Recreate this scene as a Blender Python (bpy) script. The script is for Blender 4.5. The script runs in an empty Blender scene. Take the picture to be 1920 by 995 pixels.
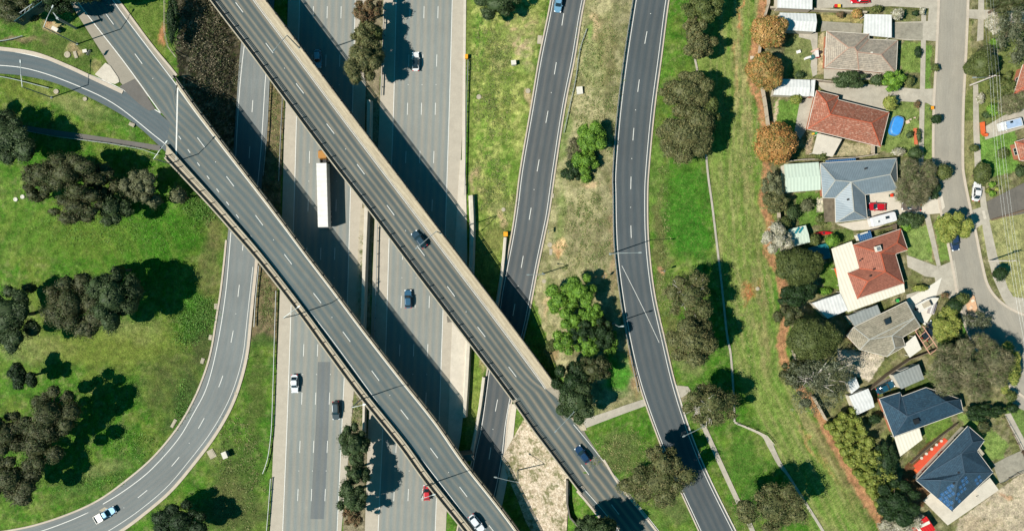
import bpy, math, random
import numpy as np
from mathutils import Vector, Matrix
R_ = math.radians
rnd = random.Random(7)
rng = np.random.default_rng(11)
# ------------------------------------------------------------------ camera, sky, sun, exposure
HC = 180.0          # flying height of the camera (m)
S = 7.5             # photo pixels per metre at datum
sc = bpy.context.scene
cam_d = bpy.data.cameras.new('camera'); cam = bpy.data.objects.new('camera', cam_d)
sc.collection.objects.link(cam); sc.camera = cam
cam.location = (0, 0, HC); cam.rotation_euler = (0, 0, 0)
cam_d.sensor_fit = 'HORIZONTAL'; cam_d.angle = 2*math.atan((960/S)/HC)
cam_d.clip_start = 1; cam_d.clip_end = 20000
SUN_EL = 48.0; SH_AZ = 19.0           # shadows fall towards +X, 19 degrees up
world = bpy.data.worlds.new('World'); sc.world = world; world.use_nodes = True
wn = world.node_tree.nodes; wl = world.node_tree.links
bg = wn['Background']; sky = wn.new('ShaderNodeTexSky'); sky.sky_type = 'NISHITA'; sky.sun_disc = False
sky.sun_elevation = R_(SUN_EL); sky.sun_rotation = R_(251); sky.ozone_density = 3.0
tm_ = wn.new('ShaderNodeVectorMath'); tm_.operation = 'MULTIPLY'; tm_.inputs[1].default_value = (.1, .95, .98)
wl.new(sky.outputs[0], tm_.inputs[0]); wl.new(tm_.outputs[0], bg.inputs[0]); bg.inputs[1].default_value = 0.05
sd = bpy.data.lights.new('sun', 'SUN'); sd.energy = 5.0; sd.angle = R_(0.5); sd.color = (1, .945, .86)
sun = bpy.data.objects.new('sun', sd); sc.collection.objects.link(sun)
dvec = Vector((math.cos(R_(SH_AZ))*math.cos(R_(SUN_EL)), math.sin(R_(SH_AZ))*math.cos(R_(SUN_EL)), -math.sin(R_(SUN_EL))))
sun.rotation_euler = dvec.to_track_quat('-Z', 'Y').to_euler(); sun.location = (-60, -20, 90)
sc.view_settings.view_transform = 'Standard'; sc.view_settings.look = 'None'
sc.view_settings.exposure = 0.78; sc.view_settings.gamma = 1; sc.view_settings.use_curve_mapping = False

# ------------------------------------------------------------------ terrain height, by photo position
PL = 6.9
ROWS = [
 (-400, [(-600,6.9),(200,6.9),(325,6.9),(450,0),(885,0),(1050,3),(1120,3),(1160,PL),(2600,PL)]),
 (0,    [(-600,6.9),(200,6.9),(325,6.9),(448,0),(885,0),(1022,2.6),(1098,2.6),(1150,PL),(2600,PL)]),
 (160,  [(-600,6.9),(200,6.9),(336,6.9),(440,0),(885,0),(995,2.2),(1072,2.2),(1135,PL),(2600,PL)]),
 (225,  [(-600,6.2),(225,6.9),(336,6.9),(438,0),(885,0),(980,1.9),(1058,1.9),(1130,PL),(2600,PL)]),
 (290,  [(-600,4.4),(255,6.3),(330,6.9),(436,0),(888,0),(975,1.7),(1050,1.7),(1125,PL),(2600,PL)]),
 (345,  [(-600,3.2),(255,3.8),(335,3.6),(432,0),(890,0),(965,1.4),(1040,1.4),(1120,PL),(2600,PL)]),
 (430,  [(-600,2.2),(250,2.2),(340,1.8),(428,0),(892,0),(952,1.0),(1026,1.0),(1118,PL),(2600,PL)]),
 (560,  [(-600,1.6),(250,1.4),(320,1.0),(408,0),(890,0),(930,.7),(1000,.7),(1100,PL),(2600,PL)]),
 (700,  [(-600,1.4),(220,1.2),(290,.8),(375,0),(886,0),(908,.5),(975,.5),(1060,PL),(2600,PL)]),
 (800,  [(-600,1.2),(180,1.0),(240,.6),(330,0),(880,0),(892,.3),(968,.3),(1075,PL),(2600,PL)]),
 (900,  [(-600,1.0),(100,.8),(150,.5),(210,0),(872,0),(875,.2),(950,.2),(1088,PL),(2600,PL)]),
 (1100, [(-600,.8),(40,.6),(60,.3),(80,0),(850,0),(855,0),(925,0),(1120,PL),(2600,PL)]),
]
RY = np.array([r[0] for r in ROWS], float)
RX = np.array([[p[0] for p in r[1]] for r in ROWS], float); RZ = np.array([[p[1] for p in r[1]] for r in ROWS], float)
def row_at(y):
    y = min(max(y, RY[0]), RY[-1]); i = min(int(np.searchsorted(RY, y, 'right'))-1, len(RY)-2)
    f = (y-RY[i])/(RY[i+1]-RY[i]); return RX[i]*(1-f)+RX[i+1]*f, RZ[i]*(1-f)+RZ[i+1]*f
def G(x, y):
    a, b = row_at(y); return float(np.interp(x, a, b))
def P(px, py, z):
    k = (HC-z)/HC/S; return Vector(((px-960)*k, -(py-497.5)*k, z))
def PG(px, py, dz=0.0): return P(px, py, G(px, py)+dz)

# ------------------------------------------------------------------ object helpers
C = sc.collection
WOFF = {}
PM = {}
def post_mesh(w, h, m):
    k = (round(w, 3), round(h, 2), m.name)
    if k not in PM:
        b = MB(); b.box((0, 0, h/2), (w, w, h)); me = bpy.data.meshes.new('post'); me.from_pydata(b.v, [], b.f); me.materials.append(m); PM[k] = me
    return PM[k]
def add_post(parent, p, w, h, m, name='post'):
    o = bpy.data.objects.new(name, post_mesh(w, h, m)); C.objects.link(o); o.parent = parent; o.location = Vector(p)-WOFF[parent.name]; return o
def props(o, label=None, cat=None, group=None, kind=None):
    if label: o['label'] = label
    if cat: o['category'] = cat
    if group: o['group'] = group
    if kind: o['kind'] = kind
    return o
def thing(name, label, cat, loc, group=None, rz=0.0):
    o = bpy.data.objects.new(name, None); C.objects.link(o); o.empty_display_size = .5
    o.location = loc; o.rotation_euler = (0, 0, rz); WOFF[o.name] = Vector(loc)
    return props(o, label, cat, group)
class MB:
    def __init__(s): s.v = []; s.f = []; s.uv = []
    def face(s, pts, uv=None):
        n = len(s.v); s.v += [tuple(p) for p in pts]; s.f.append(tuple(range(n, n+len(pts))))
        s.uv.append(uv if uv else [(p[0], p[1]) for p in pts]); return s
    def box(s, c, d, rz=0.0):
        cx, cy, cz = c; hx, hy, hz = d[0]/2, d[1]/2, d[2]/2; ca, sa = math.cos(rz), math.sin(rz)
        q = [(cx+x*hx*ca-y*hy*sa, cy+x*hx*sa+y*hy*ca, cz+z*hz) for z in (-1, 1) for x, y in ((-1,-1),(1,-1),(1,1),(-1,1))]
        for idx in ((3,2,1,0),(4,5,6,7),(0,1,5,4),(1,2,6,5),(2,3,7,6),(3,0,4,7)): s.face([q[i] for i in idx])
        return s
    def prism(s, poly, z0, z1):
        a = sum(poly[i][0]*poly[(i+1) % len(poly)][1]-poly[(i+1) % len(poly)][0]*poly[i][1] for i in range(len(poly)))
        if a < 0: poly = poly[::-1]
        s.face([(p[0], p[1], z1) for p in poly]); s.face([(p[0], p[1], z0) for p in poly[::-1]])
        for i in range(len(poly)):
            p, q = poly[i], poly[(i+1) % len(poly)]
            s.face([(p[0],p[1],z0),(q[0],q[1],z0),(q[0],q[1],z1),(p[0],p[1],z1)])
        return s
    def tube(s, pts, r, n=6, cap=True):
        pts = [Vector(p) for p in pts]; rs = r if isinstance(r, (list, tuple)) else [r]*len(pts); rings = []
        for i, p in enumerate(pts):
            d = (pts[min(i+1, len(pts)-1)]-pts[max(i-1, 0)]).normalized()
            a = d.cross(Vector((0,0,1)) if abs(d.z) < .95 else Vector((1,0,0))).normalized(); b = d.cross(a)
            rings.append([p+(a*math.cos(2*math.pi*k/n)+b*math.sin(2*math.pi*k/n))*rs[i] for k in range(n)])
        for i in range(len(rings)-1):
            for k in range(n): s.face([rings[i][k], rings[i][(k+1) % n], rings[i+1][(k+1) % n], rings[i+1][k]])
        if cap: s.face(rings[0]); s.face(rings[-1][::-1])
        return s
    def bar(s, a, b, w, h):
        a = Vector(a); b = Vector(b); d = (b-a); d.normalize(); u = Vector((-d.y, d.x, 0))
        if u.length < 1e-4: u = Vector((1,0,0))
        u = u.normalized()*w/2; up = u.cross(d).normalized()*h/2
        q = [a-u-up, a+u-up, a+u+up, a-u+up, b-u-up, b+u-up, b+u+up, b-u+up]
        for idx in ((0,1,2,3),(7,6,5,4),(0,4,5,1),(1,5,6,2),(2,6,7,3),(3,7,4,0)): s.face([q[i] for i in idx])
        return s
    def rings(s, R, cap0=True, cap1=True):
        n = len(R[0])
        for i in range(len(R)-1):
            for k in range(n): s.face([R[i][k], R[i][(k+1) % n], R[i+1][(k+1) % n], R[i+1][k]])
        if cap0: s.face(R[0][::-1])
        if cap1: s.face(R[-1])
        return s
    def build(s, name, m, parent=None, loc=None, smooth=False, weld=False):
        off = WOFF[parent.name] if parent else Vector(loc if loc else (0,0,0))
        me = bpy.data.meshes.new(name)
        me.from_pydata([(v[0]-off.x, v[1]-off.y, v[2]-off.z) for v in s.v], [], s.f)
        ul = me.uv_layers.new(name='UVMap'); flat = [c for f in s.uv for u in f for c in u]
        if len(flat) == 2*len(me.loops): ul.data.foreach_set('uv', flat)
        me.materials.append(m)
        if weld:
            import bmesh
            bm = bmesh.new(); bm.from_mesh(me); bmesh.ops.remove_doubles(bm, verts=bm.verts, dist=1e-4)
            bmesh.ops.recalc_face_normals(bm, faces=bm.faces); bm.to_mesh(me); bm.free()
        if smooth: me.polygons.foreach_set('use_smooth', [True]*len(me.polygons))
        o = bpy.data.objects.new(name, me); C.objects.link(o)
        if parent: o.parent = parent
        else: o.location = off
        WOFF[o.name] = off.copy()
        return o
def cr(pts, step=6.0):
    """Catmull-Rom resample of n-dimensional control rows (photo pixels)"""
    a = np.array(pts, float); out = []
    for i in range(len(a)-1):
        p0 = a[i-1] if i else 2*a[0]-a[1]; p1, p2 = a[i], a[i+1]; p3 = a[i+2] if i+2 < len(a) else 2*a[-1]-a[-2]
        n = max(1, int(np.hypot(*(p2-p1)[:2])/step))
        for k in range(n):
            t = k/n; out.append(.5*((2*p1)+(-p0+p2)*t+(2*p0-5*p1+4*p2-p3)*t*t+(-p0+3*p1-3*p2+p3)*t**3))
    out.append(a[-1]); return np.array(out)
def pip(x, y, poly):
    x = np.asarray(x, float); y = np.asarray(y, float); ins = np.zeros(x.shape, bool); n = len(poly)
    for i in range(n):
        x1, y1 = poly[i]; x2, y2 = poly[(i+1) % n]
        if y1 == y2: continue
        c = ((y1 > y) != (y2 > y)) & (x < (x2-x1)*(y-y1)/(y2-y1)+x1); ins ^= c
    return ins
def vn(x, y, scale, seed):
    x = np.asarray(x, float)/scale; y = np.asarray(y, float)/scale
    xi = np.floor(x).astype(int); yi = np.floor(y).astype(int); fx = x-xi; fy = y-yi
    fx = fx*fx*(3-2*fx); fy = fy*fy*(3-2*fy)
    def h(a, b):
        v = np.sin(a*127.1+b*311.7+seed*74.7)*43758.5453; return v-np.floor(v)
    return (h(xi,yi)*(1-fx)+h(xi+1,yi)*fx)*(1-fy)+(h(xi,yi+1)*(1-fx)+h(xi+1,yi+1)*fx)*fy
def fbm(x, y, s, seed): return (vn(x,y,s,seed)+.5*vn(x,y,s/2.1,seed+1)+.25*vn(x,y,s/4.3,seed+2))/1.75

# ------------------------------------------------------------------ materials
KX = 1.62
def lin(c): c = c/255.0; return c/12.92 if c <= .04045 else ((c+.055)/1.055)**2.4
def col(r, g, b, k=KX): return (lin(r)/k, lin(g)/k, lin(b)/k)
class NT:
    def __init__(s, name):
        s.m = bpy.data.materials.new(name); s.m.use_nodes = True; s.t = s.m.node_tree; s.n = s.t.nodes; s.l = s.t.links
        s.b = s.n['Principled BSDF']
    def set(s, sock, v):
        if hasattr(v, 'is_output') or isinstance(v, bpy.types.NodeSocket): s.l.new(v, sock)
        elif isinstance(v, (tuple, list)) and len(v) == 3 and sock.type == 'RGBA': sock.default_value = (*v, 1)
        else: sock.default_value = v
    def pos(s): return s.n.new('ShaderNodeNewGeometry').outputs['Position']
    def uv(s): return s.n.new('ShaderNodeTexCoord').outputs['UV']
    def noise(s, vec, scale, detail=3, rough=.55, out=0):
        n = s.n.new('ShaderNodeTexNoise'); s.l.new(vec, n.inputs['Vector']); n.inputs['Scale'].default_value = scale
        n.inputs['Detail'].default_value = detail; n.inputs['Roughness'].default_value = rough; return n.outputs[out]
    def vor(s, vec, scale, out='Distance', feat='F1', rnd_=1):
        n = s.n.new('ShaderNodeTexVoronoi'); n.feature = feat; s.l.new(vec, n.inputs['Vector']); n.inputs['Scale'].default_value = scale
        n.inputs['Randomness'].default_value = rnd_; return n.outputs[out]
    def scl(s, vec, v):
        n = s.n.new('ShaderNodeVectorMath'); n.operation = 'MULTIPLY'; s.l.new(vec, n.inputs[0]); n.inputs[1].default_value = v; return n.outputs[0]
    def mth(s, op, a, b=0.0, c=0.0):
        n = s.n.new('ShaderNodeMath'); n.operation = op
        for i, v in enumerate((a, b, c)): s.set(n.inputs[i], v)
        return n.outputs[0]
    def mr(s, v, a, b, c, d):
        n = s.n.new('ShaderNodeMapRange'); s.set(n.inputs[0], v)
        for i, q in enumerate((a, b, c, d)): n.inputs[i+1].default_value = q
        return n.outputs[0]
    def mix(s, f, a, b, mode='MIX'):
        n = s.n.new('ShaderNodeMix'); n.data_type = 'RGBA'; n.blend_type = mode
        s.set(n.inputs[0], f); s.set(n.inputs[6], a); s.set(n.inputs[7], b); return n.outputs[2]
    def mul(s, c, f):
        """colour times scalar"""
        n = s.n.new('ShaderNodeVectorMath'); n.operation = 'SCALE'; s.set(n.inputs[0], c) if not isinstance(c, tuple) else setattr(n.inputs[0], 'default_value', c)
        s.set(n.inputs['Scale'], f); return n.outputs[0]
    def bump(s, h, st, dist=.1):
        n = s.n.new('ShaderNodeBump'); s.l.new(h, n.inputs['Height']); n.inputs['Strength'].default_value = st
        n.inputs['Distance'].default_value = dist; s.l.new(n.outputs[0], s.b.inputs['Normal'])
    def sep(s, v):
        n = s.n.new('ShaderNodeSeparateXYZ'); s.l.new(v, n.inputs[0]); return n.outputs
    def fin(s, colr, rough=.8, metal=0, spec=.3):
        s.set(s.b.inputs['Base Color'], colr); s.set(s.b.inputs['Roughness'], rough); s.b.inputs['Metallic'].default_value = metal
        s.b.inputs['Specular IOR Level'].default_value = spec; return s.m
def plain(name, c, rough=.7, metal=0, var=.18, scale=1.5, spec=.3, bump=0):
    t = NT(name); p = t.pos(); n = t.noise(p, scale, 5, .65); n2 = t.noise(p, scale*9, 2)
    f = t.mr(t.mth('ADD', t.mth('MULTIPLY', n, .7), t.mth('MULTIPLY', n2, .3)), .3, .7, 1-var, 1+var)
    if bump: t.bump(n2, bump)
    return t.fin(t.mul(c, f), rough, metal, spec)
def paintm(name, c): 
    t = NT(name); n = t.noise(t.pos(), 3, 3); t.b.inputs['Coat Weight'].default_value = .6; t.b.inputs['Coat Roughness'].default_value = .08
    return t.fin(t.mul(c, t.mr(n, .3, .7, .9, 1.08)), .35, 0.1, .5)
def asphalt(name, base, track, amt, period=1.75, phase=0.0, grime=.22, pw=1.0):
    t = NT(name); uv = t.uv(); x = t.sep(uv)
    w = t.mth('MULTIPLY_ADD', t.mth('SINE', t.mth('MULTIPLY_ADD', x[0], 2*math.pi/period, phase)), .5, .5)
    if pw != 1: w = t.mth('POWER', w, pw)
    st = t.noise(t.scl(uv, (1.6, .035, 1)), 1.0, 4, .6)
    w2 = t.mth('MULTIPLY', w, t.mr(st, .3, .7, amt*.55, amt*1.25))
    c = t.mix(w2, base, track)
    p = t.pos(); big = t.noise(p, .07, 4, .6); fine = t.noise(p, 4.5, 4, .8); crk = t.noise(t.scl(uv, (2.5, .25, 1)), 1.2, 5, .7)
    f = t.mth('MULTIPLY', t.mr(big, .3, .7, 1-grime*.55, 1+grime*.5), t.mr(fine, .25, .75, .86, 1.14))
    f = t.mth('MULTIPLY', f, t.mr(crk, .3, .7, 1-grime*.4, 1+grime*.4))
    t.bump(fine, .15, .03); return t.fin(t.mul(c, f), .85, 0, .25)
def concrete(name, c, var=.22, seam=0.0, dirt=(.18,.15,.11), da=.35):
    t = NT(name); p = t.pos(); n = t.noise(p, .5, 6, .7); n2 = t.noise(p, 5, 4, .7); n3 = t.noise(p, 1.6, 5, .75)
    f = t.mth('MULTIPLY', t.mr(n, .3, .7, 1-var, 1+var*.7), t.mr(n2, .25, .75, .88, 1.12)); cc = t.mul(c, f)
    cc = t.mix(t.mr(n3, .5, .75, 0, da), cc, dirt); t.bump(n2, .15, .03); return t.fin(cc, .85, 0, .2)
def tiles(name, c, c2, moss, rowp=.42, am=.5, bu=.5):
    t = NT(name); uv = t.uv(); x = t.sep(uv); p = t.pos()
    row = t.mth('FRACT', t.mth('DIVIDE', x[1], rowp)); colm = t.mth('FRACT', t.mth('DIVIDE', x[0], .34))
    n = t.noise(p, .6, 5, .7); n2 = t.vor(p, 2.6, 'Color'); n3 = t.noise(p, 2.2, 5, .8)
    cc = t.mix(t.mr(n, .35, .65, 0, 1), c, c2); cc = t.mix(t.mr(n3, .5, .66, 0, am), cc, moss)
    f = t.mth('MULTIPLY', t.mr(row, 0, .45, .62, 1.08), t.mr(colm, 0, .35, .86, 1.03))
    f = t.mth('MULTIPLY', f, t.mr(t.sep(n2)[0], 0, 1, .82, 1.16)); t.bump(t.mth('ADD', row, t.mth('MULTIPLY', colm, .5)), bu, .06)
    return t.fin(t.mul(cc, f), .8, 0, .3)
def corr(name, c, period=.76, amt=.2, rough=.45, axis=0, dirt=.15):
    t = NT(name); x = t.sep(t.uv()); w = t.mth('MULTIPLY_ADD', t.mth('SINE', t.mth('MULTIPLY', x[axis], 2*math.pi/period)), .5, .5)
    n = t.noise(t.pos(), .8, 5, .7); t.bump(w, .5, .05)
    return t.fin(t.mul(c, t.mth('MULTIPLY', t.mr(w, .0, .5, 1-amt, 1.03), t.mr(n, .3, .7, 1-dirt, 1+dirt*.6))), rough, 0.0, .4)
def foliage(name):
    t = NT(name); a = t.n.new('ShaderNodeVertexColor'); a.layer_name = 'Col'
    t.b.inputs['Subsurface Weight'].default_value = 0
    d = t.n.new('ShaderNodeBsdfTranslucent'); t.l.new(a.outputs[0], d.inputs[0]); mx = t.n.new('ShaderNodeMixShader'); mx.inputs[0].default_value = .12
    t.fin(a.outputs[0], .62, 0, .25); t.l.new(t.b.outputs[0], mx.inputs[1]); t.l.new(d.outputs[0], mx.inputs[2])
    t.l.new(mx.outputs[0], t.n['Material Output'].inputs['Surface']); return t.m
def glassy(name, c, rough=.08): 
    t = NT(name); n = t.noise(t.pos(), 2, 2); return t.fin(t.mul(c, t.mr(n, 0, 1, .8, 1.2)), rough, 0, .9)
M = {}
M['asph_fwy'] = asphalt('freeway_asphalt', col(136,142,138), col(162,154,139), .62, grime=.16)
M['asph_patch'] = asphalt('patched_asphalt', col(112,118,120), col(126,126,120), .6, grime=.15)
M['asph_shoulder'] = concrete('shoulder_seal', col(190,180,163), .1, da=.12)
M['asph_shoulder2'] = concrete('wide_shoulder_seal', col(160,152,137), .08, da=.08)
M['asph_bridge'] = asphalt('bridge_asphalt', col(84,95,95), col(146,136,118), .8, 1.75, 1.2, .2, 1.6)
M['asph_west'] = asphalt('west_bridge_asphalt', col(95,107,108), col(136,130,116), .6, 1.75, .6, .22, 1.5)
M['asph_ramp'] = asphalt('ramp_asphalt', col(83,90,93), col(112,110,106), .6)
M['asph_dark'] = asphalt('dark_asphalt', col(76,85,89), col(98,100,99), .6)
M['asph_loop'] = asphalt('loop_asphalt', col(122,128,127), col(136,136,131), .5)
M['asph_left'] = asphalt('left_ramp_asphalt', col(92,104,108), col(108,112,112), .5)
M['asph_street'] = asphalt('street_asphalt', col(158,152,139), col(172,164,148), .4, 3.4)
M['asph_path'] = concrete('path_asphalt', col(112,108,103), .12, da=.2)
M['asph_yard'] = concrete('yard_asphalt', col(112,107,99), .16, da=.25)
M['white_line'] = plain('road_paint', col(232,230,222), .7, 0, .2, 3)
M['conc_pale'] = concrete('pale_concrete', col(214,204,187), .12, da=.18)
M['conc_white'] = concrete('white_concrete', col(228,222,208), .08, da=.1)
M['conc_mid'] = concrete('weathered_concrete', col(188,177,155), .22, da=.3)
M['conc_drive'] = concrete('driveway_concrete', col(186,178,162), .22, da=.35)
M['conc_drive_dark'] = concrete('stained_driveway_concrete', col(160,154,138), .28, dirt=(.1,.09,.07), da=.5)
M['conc_dark'] = concrete('dark_concrete', col(120,115,105), .2, da=.4)
M['kerb'] = concrete('kerb_concrete', col(204,190,172), .12, da=.2)
M['deck'] = concrete('deck_concrete', col(170,160,142), .2, da=.3)
M['steel'] = plain('galvanised_steel', col(178,182,180), .4, .6, .1, 3, .5)
M['steel_dark'] = plain('dark_steel', col(50,54,56), .5, .5, .15, 3, .5)
M['steel_pale'] = plain('pale_pole_steel', col(158,168,166), .45, .2, .1, 3, .5)
M['orange'] = plain('orange_marker', col(250,170,30), .5, 0, .08)
M['wood'] = plain('weathered_timber', col(120,100,80), .85, 0, .3, 2.5)
M['fence'] = plain('grey_fence_boards', col(186,172,152), .85, 0, .2, 2.2)
M['fence_dark'] = plain('dark_fence_boards', col(112,98,82), .85, 0, .28, 2.2)
M['bark'] = plain('bark', col(118,100,84), .9, 0, .35, 2.5, .2, .4)
M['bark_pale'] = plain('pale_bark', col(215,205,195), .8, 0, .25, 2.5, .2, .3)
M['leaf'] = foliage('leaves')
M['glass'] = glassy('tinted_glass', (.012,.02,.025))
M['tyre'] = plain('tyre_rubber', (.02,.02,.02), .85)
M['rim'] = plain('wheel_rim', (.45,.45,.47), .35, .8)
M['lamp'] = plain('headlight_lens', (.75,.78,.8), .15, 0, .05, 5, .7)
M['tail'] = plain('tail_light_lens', (.4,.01,.01), .2, 0, .05, 5, .7)
M['black'] = plain('black_plastic', (.02,.02,.022), .6)
M['brick'] = plain('brick_wall', col(176,112,84), .85, 0, .2, 4)
M['render'] = plain('rendered_wall', col(210,200,182), .85, 0, .1, 2)
M['wood_orange'] = plain('orange_decking', col(226,104,52), .7, 0, .22, 3)
# ================================================================== ROADS (edge pairs in photo pixels: left x,y  right x,y)
FA  = [(541,-90,690,-90),(540,0,688,0),(534,200,685,200),(529,400,679,400),(523,600,672,600),(514,800,658,800),(506,995,640,995),(502,1090,632,1090)]
FAl = [(564,-90,667,-90),(562,0,666,0),(556.5,200,661,200),(551,400,656,400),(545,600,650,600),(538,800,641,800),(530,995,632,995),(526,1090,628,1090)]
FB  = [(720,-90,871,-90),(719,0,869,0),(712,200,868,200),(703,400,859,400),(696,600,848,600),(690,800,843,800),(684,995,836,995),(680,1090,833,1090)]
FBl = [(745,-90,850,-90),(743,0,848,0),(738,200,842.5,200),(731,400,836,400),(725,600,830,600),(718,800,823,800),(709,995,816,995),(705,1090,812,1090)]
LP  = [(470,-90,520,-90),(462,0,514,0),(450,100,508,100),(443,200,503,200),(437,300,494,300),(433,380,488,380),(426,450,481,455),(421,500,477,505),
       (415,550,472,552),(407,600,467,604),(399,650,461,660),(388,692,449,712),(366,747,430,763),(333,804,399,817),(286,860,359,870),(233,905,319,917),
       (186,938,273,957),(133,963,226,992),(67,985,165,1028),(0,998,90,1055),(-90,1008,-20,1085)]
R1  = [(1045,-90,1122,-90),(1034,0,1095,0),(1012,110,1076,110),(997,200,1058,200),(977,317,1040,317),(969,381,1029,395),(961,436,1020,440),(950,494,1008,497),
       (940,545,999,545),(932,600,988,600),(922,655,974,660),(914,700,966,710),(902,790,951,791),(889,850,944,855),(876,910,932,920),(858,995,912,995),(838,1090,892,1090)]
R2  = [(1206,-90,1270,-90),(1190,0,1253,0),(1173,110,1240,100),(1160,217,1226,205),(1152,317,1216,310),(1152,365,1213,370),(1155,465,1215,455),(1167,565,1226,550),
       (1182,649,1246,640),(1200,721,1265,720),(1226,797,1290,800),(1259,880,1324,885),(1306,983,1373,985),(1352,1085,1420,1075)]
ST  = [(1762,-90,1815,-90),(1762,0,1813,0),(1758,100,1809,100),(1753,200,1804,200),(1752,300,1803,300),(1757,340,1806,335),(1767,400,1818,395),(1779,455,1828,440),
       (1790,510,1838,490),(1799,560,1850,535),(1812,610,1872,565),(1836,660,1905,586),(1872,705,1945,600),(1925,745,1995,615)]
B1  = [(330,-90,436,-90),(393,0,500,0),(469,100,575,100),(543,200,650,200),(618,300,726,300),(695,400,802,400),(770,500,878,500),(846,600,954,600),
       (922,700,1028,700),(960,751,1042,722)]
B1e = [(960,751,1042,722),(999,806,1078,772),(1040,860,1101,818),(1083,918,1130,862)]
B1b = [(1083,918,1130,862),(1104,942,1160,910),(1150,1000,1204,964),(1215,1085,1275,1055)]
B2  = [(309,297,331,145),(340,330,372,203),(395,389,430,280),(433,432,480,345),(480,486,522,400),(530,549,580,478),(572,605,632,546),(613,662,683,614),
       (676,747,750,700),(746,834,820,788),(796,903,874,865),(869,995,945,955),(935,1082,1020,1058)]
def ext(rows, a=0, b=0):
    """carry a road on in a straight line beyond the frame"""
    out = list(rows)
    if a: p_, q_ = rows[0], rows[1]; k_ = a/math.hypot(p_[0]-q_[0], p_[1]-q_[1]); out = [tuple(p_[i]+(p_[i]-q_[i])*k_ for i in range(4))]+out
    if b: p_, q_ = rows[-1], rows[-2]; k_ = b/math.hypot(p_[0]-q_[0], p_[1]-q_[1]); out = out+[tuple(p_[i]+(p_[i]-q_[i])*k_ for i in range(4))]
    return out
LANE = [(966,749,1023,728),(1003,803,1068,768),(1043,857,1104,822),(1084,917,1134,867),(1104,942,1162,910),(1150,1000,1206,964),(1215,1085,1276,1055)]
GB  = [(70,-90,150,-90),(126,-4,213,-6),(137,15,228,12),(193,103,280,82),(222,150,318,128),(262,192,330,143)]

FA, FAl, FB, FBl, R1, R2 = [ext(r_, 600, 600) for r_ in (FA, FAl, FB, FBl, R1, R2)]
LP = ext(LP, 500, 400); ST = ext(ST, 600, 0); B1 = ext(B1, 400, 0); B1b = ext(B1b, 0, 400); LANE = ext(LANE, 0, 400); B2 = ext(B2, 0, 400); GB = ext(GB, 500, 0)
def ribbon(mb, rows, zf, lift=0.0, t0=0.0, t1=1.0, nc=4, skirt=0.0):
    rr = cr(rows, 7.0); prev = None; vlen = 0
    for i, r in enumerate(rr):
        pts = []
        for k in range(nc+1):
            t = t0+(t1-t0)*k/nc; x = r[0]*(1-t)+r[2]*t; y = r[1]*(1-t)+r[3]*t
            pts.append(P(x, y, zf(x, y)+lift))
        w = (pts[-1]-pts[0]).length; us = [(pts[k]-pts[0]).length for k in range(nc+1)]
        if prev:
            vl2 = vlen+((pts[0]+pts[-1])/2-(prev[0][0]+prev[0][-1])/2).length
            for k in range(nc):
                mb.face([prev[0][k], pts[k], pts[k+1], prev[0][k+1]], [(prev[1][k], vlen),(us[k], vl2),(us[k+1], vl2),(prev[1][k+1], vlen)])
            if skirt:
                dz = Vector((0,0,-skirt))
                mb.face([prev[0][0], prev[0][0]+dz, pts[0]+dz, pts[0]]); mb.face([prev[0][-1], pts[-1], pts[-1]+dz, prev[0][-1]+dz])
            vlen = vl2
        prev = (pts, us)
    return mb
def stripe(mb, pts, w, zf, lift, close=False, step=6.0):
    q = cr(pts, step) if len(pts) > 2 else cr([pts[0], pts[1]], step)
    W = [P(x, y, zf(x, y)+lift) for x, y in q]; L = []
    for i, p in enumerate(W):
        d = W[min(i+1, len(W)-1)]-W[max(i-1, 0)]; d.z = 0; d.normalize(); n = Vector((-d.y, d.x, 0))*w/2; L.append((p+n, p-n))
    acc = 0
    for i in range(len(L)-1):
        a = acc; acc += (W[i+1]-W[i]).length
        mb.face([L[i][1], L[i+1][1], L[i+1][0], L[i][0]], [(0,a),(0,acc),(w,acc),(w,a)])
    return mb
def dashes(parent, pts, w, zf, lift, first=0.0, on=3.0, per=12.05):
    q = cr(pts, 3.0); W = [P(x, y, zf(x, y)+lift) for x, y in q]
    cum = [0]
    for i in range(len(W)-1): cum.append(cum[-1]+(W[i+1]-W[i]).length)
    def at(s):
        i = min(int(np.searchsorted(cum, s, 'right'))-1, len(W)-2); f = (s-cum[i])/max(1e-6, cum[i+1]-cum[i]); return W[i].lerp(W[i+1], f)
    s = first
    while s+on < cum[-1]:
        mb = MB()
        for k in range(2):
            a = at(s+on*k/2); b = at(s+on*(k+1)/2); d = (b-a).normalized(); n = Vector((-d.y, d.x, 0))*w/2
            mb.face([a-n, b-n, b+n, a+n])
        mb.build('lane_dash', M['white_line'], parent)
        if s+per < cum[-1] and per > 8 and int(s/per) % 2 == 0:
            c_ = at(s+(per+on)/2); MB().box((c_.x, c_.y, c_.z+.01), (.17, .17, .03)).build('road_stud', M['white_line'], parent)
        s += per
def frac(rows, t): return [(r[0]*(1-t)+r[2]*t, r[1]*(1-t)+r[3]*t) for r in rows]
def lpoly(rows): rr = cr(rows, 15); return [(r[0], r[1]) for r in rr]+[(r[2], r[3]) for r in rr[::-1]]
ZG = G
ZD = lambda x, y: PL+.04
def struct(name, mb, m, **k): o = mb.build(name, m, **k); o['kind'] = 'structure'; return o

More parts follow.
